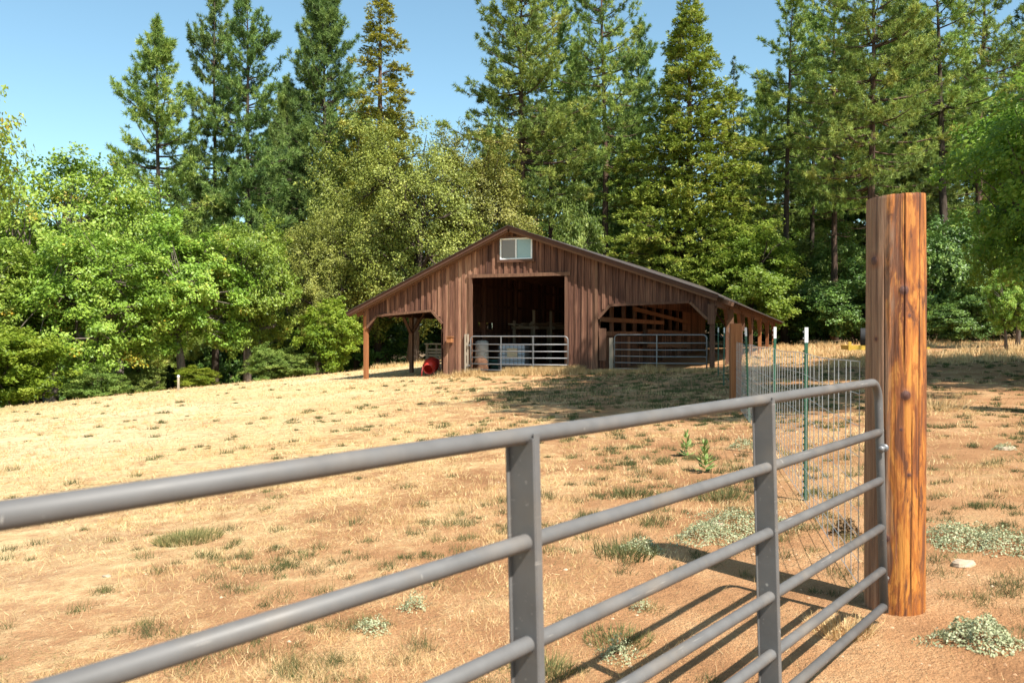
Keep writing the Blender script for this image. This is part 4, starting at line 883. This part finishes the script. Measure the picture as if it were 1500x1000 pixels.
pl('mapleC', 'maple_tree', 'tree', 'broadleaf out of frame on the right, shading the clearing', 0, 17.0/KY, 0, None, None, 10, X=17.8, h=8.5, r=4.2)
# far conifers
rb = random.Random(77); far = []
for px in range(-120, 1700, 46):
    x = px + rb.uniform(-16, 16); Y = rb.uniform(60, 82)
    if x < 170: ty = rb.uniform(300, 360)
    elif x < 420: ty = rb.uniform(190, 300)
    elif x < 600: ty = rb.uniform(150, 260)
    elif x < 700: ty = rb.uniform(250, 320)
    elif x < 1130: ty = rb.uniform(120, 230)
    else: ty = rb.uniform(40, 210)
    kd = rb.choice(['pineC', 'firA', 'pineC', 'pineE', 'firA'])
    pl(kd, 'fir_tree' if kd == 'firA' else 'pine_tree', 'tree', 'dark conifer of the forest wall far behind', x, Y, ty, rb.uniform(34, 58), GB, rb.uniform(0, 360))
for px in range(-150, 1700, 75):
    x = px + rb.uniform(-25, 25)
    if 560 < x < 900: continue
    pl('shrubD', 'shrub', 'shrub', 'dark undergrowth bush at the foot of the forest wall', x, rb.uniform(50, 58), rb.uniform(400, 440), rb.uniform(50, 70), 'undergrowth at the foot of the forest wall', rb.uniform(0, 360))

# ------------------------------------------------------------------ GROUND COVER
def mat_blade(name, stops, trans=0.2):
    t = NT(name); c = t.ramp(t.attr(), stops); p = t.bsdf(c, 0.7, 0, 0.25); tr = t.n('ShaderNodeBsdfTranslucent', {0: c}).outputs[0]
    return t.done(t.n('ShaderNodeMixShader', {0: trans, 1: p.outputs[0], 2: tr}))
G_STRAW = mat_blade('dry_straw', [(0.0, (0.24, 0.135, 0.052)), (0.5, (0.53, 0.355, 0.155)), (1.0, (0.78, 0.60, 0.33))])
G_GREEN = mat_blade('green_tuft', [(0.0, (0.050, 0.058, 0.020)), (0.5, (0.105, 0.115, 0.038)), (0.8, (0.20, 0.19, 0.068)), (1.0, (0.42, 0.31, 0.13))])
G_SILVER = mat_blade('silver_weed', [(0.0, (0.16, 0.18, 0.08)), (0.5, (0.31, 0.335, 0.18)), (1.0, (0.50, 0.50, 0.32))])
G_LEAF = mat_blade('broad_weed', [(0.0, (0.09, 0.15, 0.03)), (0.5, (0.17, 0.25, 0.06)), (1.0, (0.30, 0.36, 0.14))])
G_DRYLEAF = mat_blade('dead_weed', [(0.0, (0.10, 0.06, 0.03)), (1.0, (0.28, 0.17, 0.08))])
rg = np.random.RandomState(99)
def in_barn(x, y):
    dx, dy = x-BX, y-BY; t = dx*cB+dy*sB; u = -dx*sB+dy*cB; return (u > -0.05) & (t > -2.8) & (t < 7.0)
def field_points(n, ymin, ymax, pw=1.0, wide=1.05):
    # more points near the viewer's yard, thinning with distance
    u = rg.rand(n); a = 1-pw
    Y = (ymin**a + u*(ymax**a-ymin**a))**(1/a) if abs(a) > 1e-6 else ymin*(ymax/ymin)**u
    X = rg.uniform(-wide, wide, n)*(Y+0.6); return X, Y*KY
def blades_obj(name, X, Y, L, W, lean, T, mat, label):
    n = len(X); az = rg.uniform(0, 2*math.pi, n); D = np.stack([np.cos(az)*np.sin(lean), np.sin(az)*np.sin(lean), np.cos(lean)], 1)
    P = np.stack([X, Y, gz(X, Y)-0.003], 1); V, F = tris_blade(P, D, L, W, rg)
    o = link(name, np_mesh(name, V, [F], np.clip(T, 0, 1), [mat])); tag(o, label, 'grass', None, 'stuff'); return o
def thatch():
    X, Y = field_points(330000, 1.3, 40, 1.25); dn = fbm(X/0.9, Y/0.9, 21)*0.8 + fbm(X/4, Y/4, 31)*0.5 + np.clip(-X, -4, 5)*0.03
    bare = 0.34*np.exp(-(((X-1.7)/2.0)**2+((Y-4.8)/2.6)**2))
    k = (rg.rand(len(X)) < sstep(0.56, 0.86, dn-bare)+0.05) & ~in_barn(X, Y); X, Y = X[k], Y[k]; n = len(X)
    L = rg.uniform(0.02, 0.075, n)*(0.8+Y/25); W = np.maximum(0.0022, 0.00055*Y)*rg.uniform(0.6, 1.3, n)
    blades_obj('dry_grass', X, Y, L, W, rg.uniform(R(25), R(86), n), rg.normal(0.55, 0.25, n), G_STRAW, 'short dry straw coloured grass lying over the pasture')
thatch()
def tufts(name, n, per, ymin, ymax, pw, hgt, rad, mat, label, mask, tmean=0.4, lean=(5, 55), wmin=0.0028):
    X, Y = field_points(n, ymin, ymax, pw); k = mask(X, Y) & ~in_barn(X, Y) & (rg.rand(n) > 0.93*np.exp(-(((X-1.5)/1.5)**2+((Y-4.7)/2.0)**2)**2)); X, Y = X[k], Y[k]; n = len(X)
    s = rg.uniform(0.5, 1.4, n); rr = rg.normal(size=(n, per, 2))*rad*s[:, None, None]*0.5
    XX = (X[:, None]+rr[..., 0]).ravel(); YY = (Y[:, None]+rr[..., 1]).ravel(); S = np.repeat(s, per); m_ = len(XX)
    blades_obj(name, XX, YY, hgt*S*rg.uniform(0.5, 1.2, m_), np.maximum(wmin, 0.0006*YY)*rg.uniform(0.6, 1.3, m_), np.radians(rg.uniform(lean[0], lean[1], m_)), np.repeat(rg.normal(tmean, 0.15, n), per)+rg.normal(size=m_)*0.13, mat, label)
tufts('green_tufts', 8200, 64, 1.8, 30, 0.75, 0.070, 0.085, G_GREEN, 'small grey-green grass tufts scattered over the pasture', lambda X, Y: rg.rand(len(X)) < sstep(0.40, 0.66, fbm(X/2.2, Y/2.2, 41)+0.050*np.clip(X, -5, 2.5))*0.70+0.07, 0.36, (5, 62))
tufts('sparse_growth', 3200, 22, 1.8, 26, 0.9, 0.040, 0.16, G_GREEN, 'thin grey-green growth between the pasture tufts', lambda X, Y: rg.rand(len(X)) < sstep(0.45, 0.65, fbm(X/1.4, Y/1.4, 43)), 0.62, (30, 80))
tufts('straw_tufts', 7000, 34, 1.8, 32, 1.15, 0.060, 0.11, G_STRAW, 'pale dry grass tufts standing over the pasture', lambda X, Y: rg.rand(len(X)) < sstep(0.42, 0.62, fbm(X/1.7, Y/1.7, 51)), 0.6)
tufts('yard_grass', 3000, 30, 11, 24, 0.6, 0.10, 0.25, G_GREEN, 'greener low grass in the shaded yard before the barn', lambda X, Y: (((X-3.2)/3.6)**2+((Y-22.5)/6)**2 < 1), 0.35)
tufts('tall_dry_grass', 9000, 22, 17, 42, 0.3, 0.24, 0.30, G_STRAW, 'tall pale dry grass beyond the fence and along the tree line', lambda X, Y: ((X > 1.6+0.195*Y) & (Y > 27) | (Y > 44) & (X > -9)) & (rg.rand(len(X)) < sstep(0.35, 0.6, fbm(X/3, Y/3, 61))), 0.6, (3, 40))
def barn_grass():
    t = np.concatenate([rg.uniform(-2.9, 7.2, 900), rg.uniform(-0.5, 1.9, 320), rg.uniform(2.0, 4.0, 420)]); u = -np.abs(rg.normal(size=len(t)))*0.28-0.10; per = 12
    X = BX+t*cB-u*sB; Y = BY+t*sB+u*cB; X = np.repeat(X, per)+rg.normal(size=len(t)*per)*0.06; Y = np.repeat(Y, per)+rg.normal(size=len(t)*per)*0.06; n = len(X)
    blades_obj('barn_grass', X, Y, rg.uniform(0.05, 0.19, n)*(1+0.9*(vnoise(X*1.5, Y*1.5, 5) > 0.6)), np.full(n, 0.016), np.radians(rg.uniform(3, 45, n)), rg.normal(0.5, 0.2, n), G_STRAW, 'golden dry grass growing along the barn front')
barn_grass()
def pebbles():
    X, Y = field_points(5200, 1.6, 16, 1.2); n = len(X); s = rg.uniform(0.004, 0.016, n)*(0.7+Y*0.05); k = rg.rand(n) < sstep(0.45, 0.62, fbm(X/1.2, Y/1.2, 71))*0.8+0.1; X, Y, s = X[k], Y[k], s[k]; n = len(X)
    base = np.array([[1, 0, 0], [0, 1, 0], [-1, 0, 0], [0, -1, 0], [0, 0, .75], [0, 0, -.6], ]); V = base[None]*s[:, None, None]*rg.uniform(0.6, 1.3, (n, 6, 3)) + np.stack([X, Y, gz(X, Y)], 1)[:, None]
    f = np.array([[0, 1, 4], [1, 2, 4], [2, 3, 4], [3, 0, 4], [1, 0, 5], [2, 1, 5], [3, 2, 5], [0, 3, 5]]); F = (np.arange(n)[:, None, None]*6+f).reshape(-1, 3)
    t = NT('clod'); c = t.ramp(t.attr(), [(0, (0.30, 0.15, 0.075)), (0.7, (0.42, 0.25, 0.14)), (1, (0.48, 0.36, 0.25))])
    o = link('pebbles', np_mesh('pebbles', V.reshape(-1, 3), [F], np.repeat(rg.rand(n), 8), [t.done(t.bsdf(c, 0.95, 0, 0.1))])); tag(o, 'loose clods and pebbles strewn on the bare soil', 'pebbles', None, 'stuff')
pebbles()
def at_px(px, py):                      # the ground point seen at a photo pixel, used once to place things on the terrain
    Y = 3.0
    for _ in range(60):
        x = (px-750)/FPX*Y; Y += 0.5*((EYE-gh(x, Y))*FPX/(py-488)-Y)
    return (px-750)/FPX*Y, Y
def weed_mound(name, label, px, py, rad, hgt, n, mat, leaf, seed, tm=0.55, group=None):
    n = int(n*2.4); leaf *= 0.62; r_ = np.random.RandomState(seed); x, y = at_px(px, py); a = r_.uniform(0, 6.283, n); q = np.sqrt(r_.rand(n))*r_.uniform(0.75, 1.3, n); lob = 1+0.25*np.sin(3*a+seed)+0.15*np.sin(5*a+2*seed)
    px_ = q*rad*lob*np.cos(a); py_ = q*rad*lob*np.sin(a)*0.8; zz = gz(x+px_, y+py_)-gh(x, y) + hgt*np.clip(1-q**2, 0, 1)*(0.5+vnoise(px_*14+5, py_*14, seed))*r_.uniform(0.3, 1.1, n)+0.01
    P = np.stack([px_, py_, zz], 1); Nn = unit(np.stack([px_*1.5/rad*0.6, py_*1.5/rad*0.6, np.full(n, 0.7)], 1)+r_.normal(size=(n, 3))*0.55)
    L = leaf*r_.uniform(0.6, 1.3, n); V, F = quads_leaf(P, Nn, L, L*0.55, r_, 0.08)
    o = link(name, np_mesh(name, V, [F], np.clip(r_.normal(tm, 0.22, n), 0, 1), [mat])); o.location = (x, y, gh(x, y)); tag(o, label, 'weed', group)
GW = 'silvery low weeds on the soil'
for i, (px, py, rad, n, lb) in enumerate([(1432, 940, 0.20, 900, 'large silvery weed mound right of the gate post foot'), (1400, 790, 0.30, 900, 'spreading silvery weed patch behind the right hand rock'), (1475, 800, 0.26, 700, 'silvery weed patch right of the right hand rock'),
    (1080, 770, 0.38, 1000, 'wide silvery weed patch left of the second gate upright'), (1040, 790, 0.28, 700, 'silvery weed patch just left of the wide silvery patch'), (940, 805, 0.15, 350, 'small silvery weed beside the bright green tuft'),
    (545, 925, 0.10, 260, 'silvery weed near the bottom rail left of the first upright'), (605, 892, 0.09, 220, 'tiny silvery weed just above the third rail'), (905, 965, 0.10, 240, 'silvery weed in the gate shadow'), (938, 893, 0.06, 120, 'tiny silvery weed on bare soil right of the first upright'),
    (1090, 655, 0.22, 300, 'silvery weed by the fence foot beyond the top rail'), (1470, 658, 0.12, 300, 'far silvery weed at the right edge')]):
    weed_mound('silver_weed', lb, px, py, rad, 0.08 if rad < 0.2 else 0.11, n, G_SILVER, 0.030 if rad > 0.12 else 0.022, 200+i, 0.6, GW)
weed_mound('dead_weed', 'dry brown weed at the fence foot beside the gate post', 1240, 782, 0.10, 0.13, 260, G_DRYLEAF, 0.05, 300, 0.5)
def rosette(label, px, py, s, seed):
    r_ = np.random.RandomState(seed); x, y = at_px(px, py); n = 46; a = r_.uniform(0, 6.283, n); hh = r_.rand(n); el = 0.25+hh*0.9
    D = np.stack([np.cos(a)*np.cos(el), np.sin(a)*np.cos(el), np.sin(el)], 1); L = s*0.42*(1.15-0.6*hh); P = np.stack([0*a, 0*a, hh*s*0.9], 1)+D*L[:, None]*0.5
    Nn = unit(np.cross(D, np.cross(np.array([[0, 0, 1.]])+0*D, D))); V, F = quads_leaf(P, Nn, L, L*0.30, r_, 0.05, D)
    o = link('mullein_plant', np_mesh('mullein_plant', V, [F], np.clip(r_.normal(0.6, 0.2, n), 0, 1), [G_LEAF])); o.location = (x, y, gh(x, y)); tag(o, label, 'weed')
rosette('broad leaved green weed standing above the second gate rail', 1033, 692, 0.34, 1); rosette('smaller broad leaved green weed behind the taller one', 1006, 668, 0.30, 2)
def tuft_thing(label, px, py, rad, hgt, n, seed, mat=G_GREEN, tm=0.45):
    r_ = np.random.RandomState(seed); x, y = at_px(px, py); rr = r_.normal(size=(n, 2)); rr *= (np.minimum(np.linalg.norm(rr, axis=1), 1.7)/np.linalg.norm(rr, axis=1))[:, None]*rad*0.5; az = np.arctan2(rr[:, 1], rr[:, 0])+r_.normal(size=n)*0.6; le = np.radians(r_.uniform(5, 60, n))
    D = np.stack([np.cos(az)*np.sin(le), np.sin(az)*np.sin(le), np.cos(le)], 1); P = np.stack([rr[:, 0], rr[:, 1], gz(x+rr[:, 0], y+rr[:, 1])-gh(x, y)], 1)
    V, F = tris_blade(P, D, hgt*r_.uniform(0.5, 1.2, n), np.full(n, 0.0055), r_)
    o = link('grass_tuft', np_mesh('grass_tuft', V, [F], np.clip(r_.normal(tm, 0.2, n), 0, 1), [mat])); o.location = (x, y, gh(x, y)); tag(o, label, 'grass')
tuft_thing('bright green grass tuft between the two gate uprights', 915, 812, 0.24, 0.11, 520, 1, G_GREEN, 0.35)
tuft_thing('grass tuft lit green in the gate shadow', 905, 940, 0.20, 0.06, 500, 2, G_GREEN, 0.6)
tuft_thing('flat green grass patch left of the first upright', 275, 790, 0.30, 0.07, 1500, 3, G_GREEN, 0.7)
tuft_thing('green grass tuft just under the second rail', 925, 725, 0.22, 0.10, 380, 4, G_GREEN, 0.4)
tuft_thing('green grass tuft left of the second gate upright', 1060, 730, 0.26, 0.12, 420, 5, G_GREEN, 0.5)
tuft_thing('pale grass tuft at the bottom of the gate', 800, 985, 0.14, 0.09, 350, 6, G_GREEN, 0.75)
tuft_thing('dry straw clump at the gate post foot', 1235, 925, 0.18, 0.10, 420, 7, G_STRAW, 0.6)
tuft_thing('dry straw clump right of the gate post', 1375, 600, 0.5, 0.35, 420, 8, G_STRAW, 0.6)
def rock(label, px, py, s, seed):
    x, y = at_px(px, py); m = MB(); n, k = 14, 8; V = []
    for i in range(k+1):
        f = math.pi*i/k
        for j in range(n):
            a = 2*math.pi*j/n; d = (math.sin(f)*math.cos(a), math.sin(f)*math.sin(a), math.cos(f)); q = 1+0.5*(vnoise(np.array([d[0]*1.7+seed*3.1+d[2]]), np.array([d[1]*1.7+seed]), seed)[0]-0.5)
            q *= 1+0.35*(vnoise(np.array([d[0]*4+seed*5+d[2]*3]), np.array([d[1]*4+d[2]*2]), seed+3)[0]-0.5); V.append((s*q*d[0], s*q*d[1]*0.8, s*q*min(d[2], 0.6)*0.55))
    m.add(V, [(i*n+(j+1) % n, i*n+j, (i+1)*n+j, (i+1)*n+(j+1) % n) for i in range(k) for j in range(n)])
    o = m.build('rock', M_STONE); o.location = (x, y, gh(x, y)+s*0.03); tag(o, label, 'rock')
rock('pale rounded rock among silvery weeds right of the gate post', 1412, 828, 0.085, 1); rock('flat pale stone at the right edge near the shadow', 1474, 658, 0.085, 2)
rock('small whitish stone in the left pasture above the second rail', 155, 845, 0.030, 3); rock('pale stone left of the first upright by the weeds', 655, 668, 0.06, 4); rock('small pale stone in the wide silvery weed patch', 1052, 768, 0.06, 5)
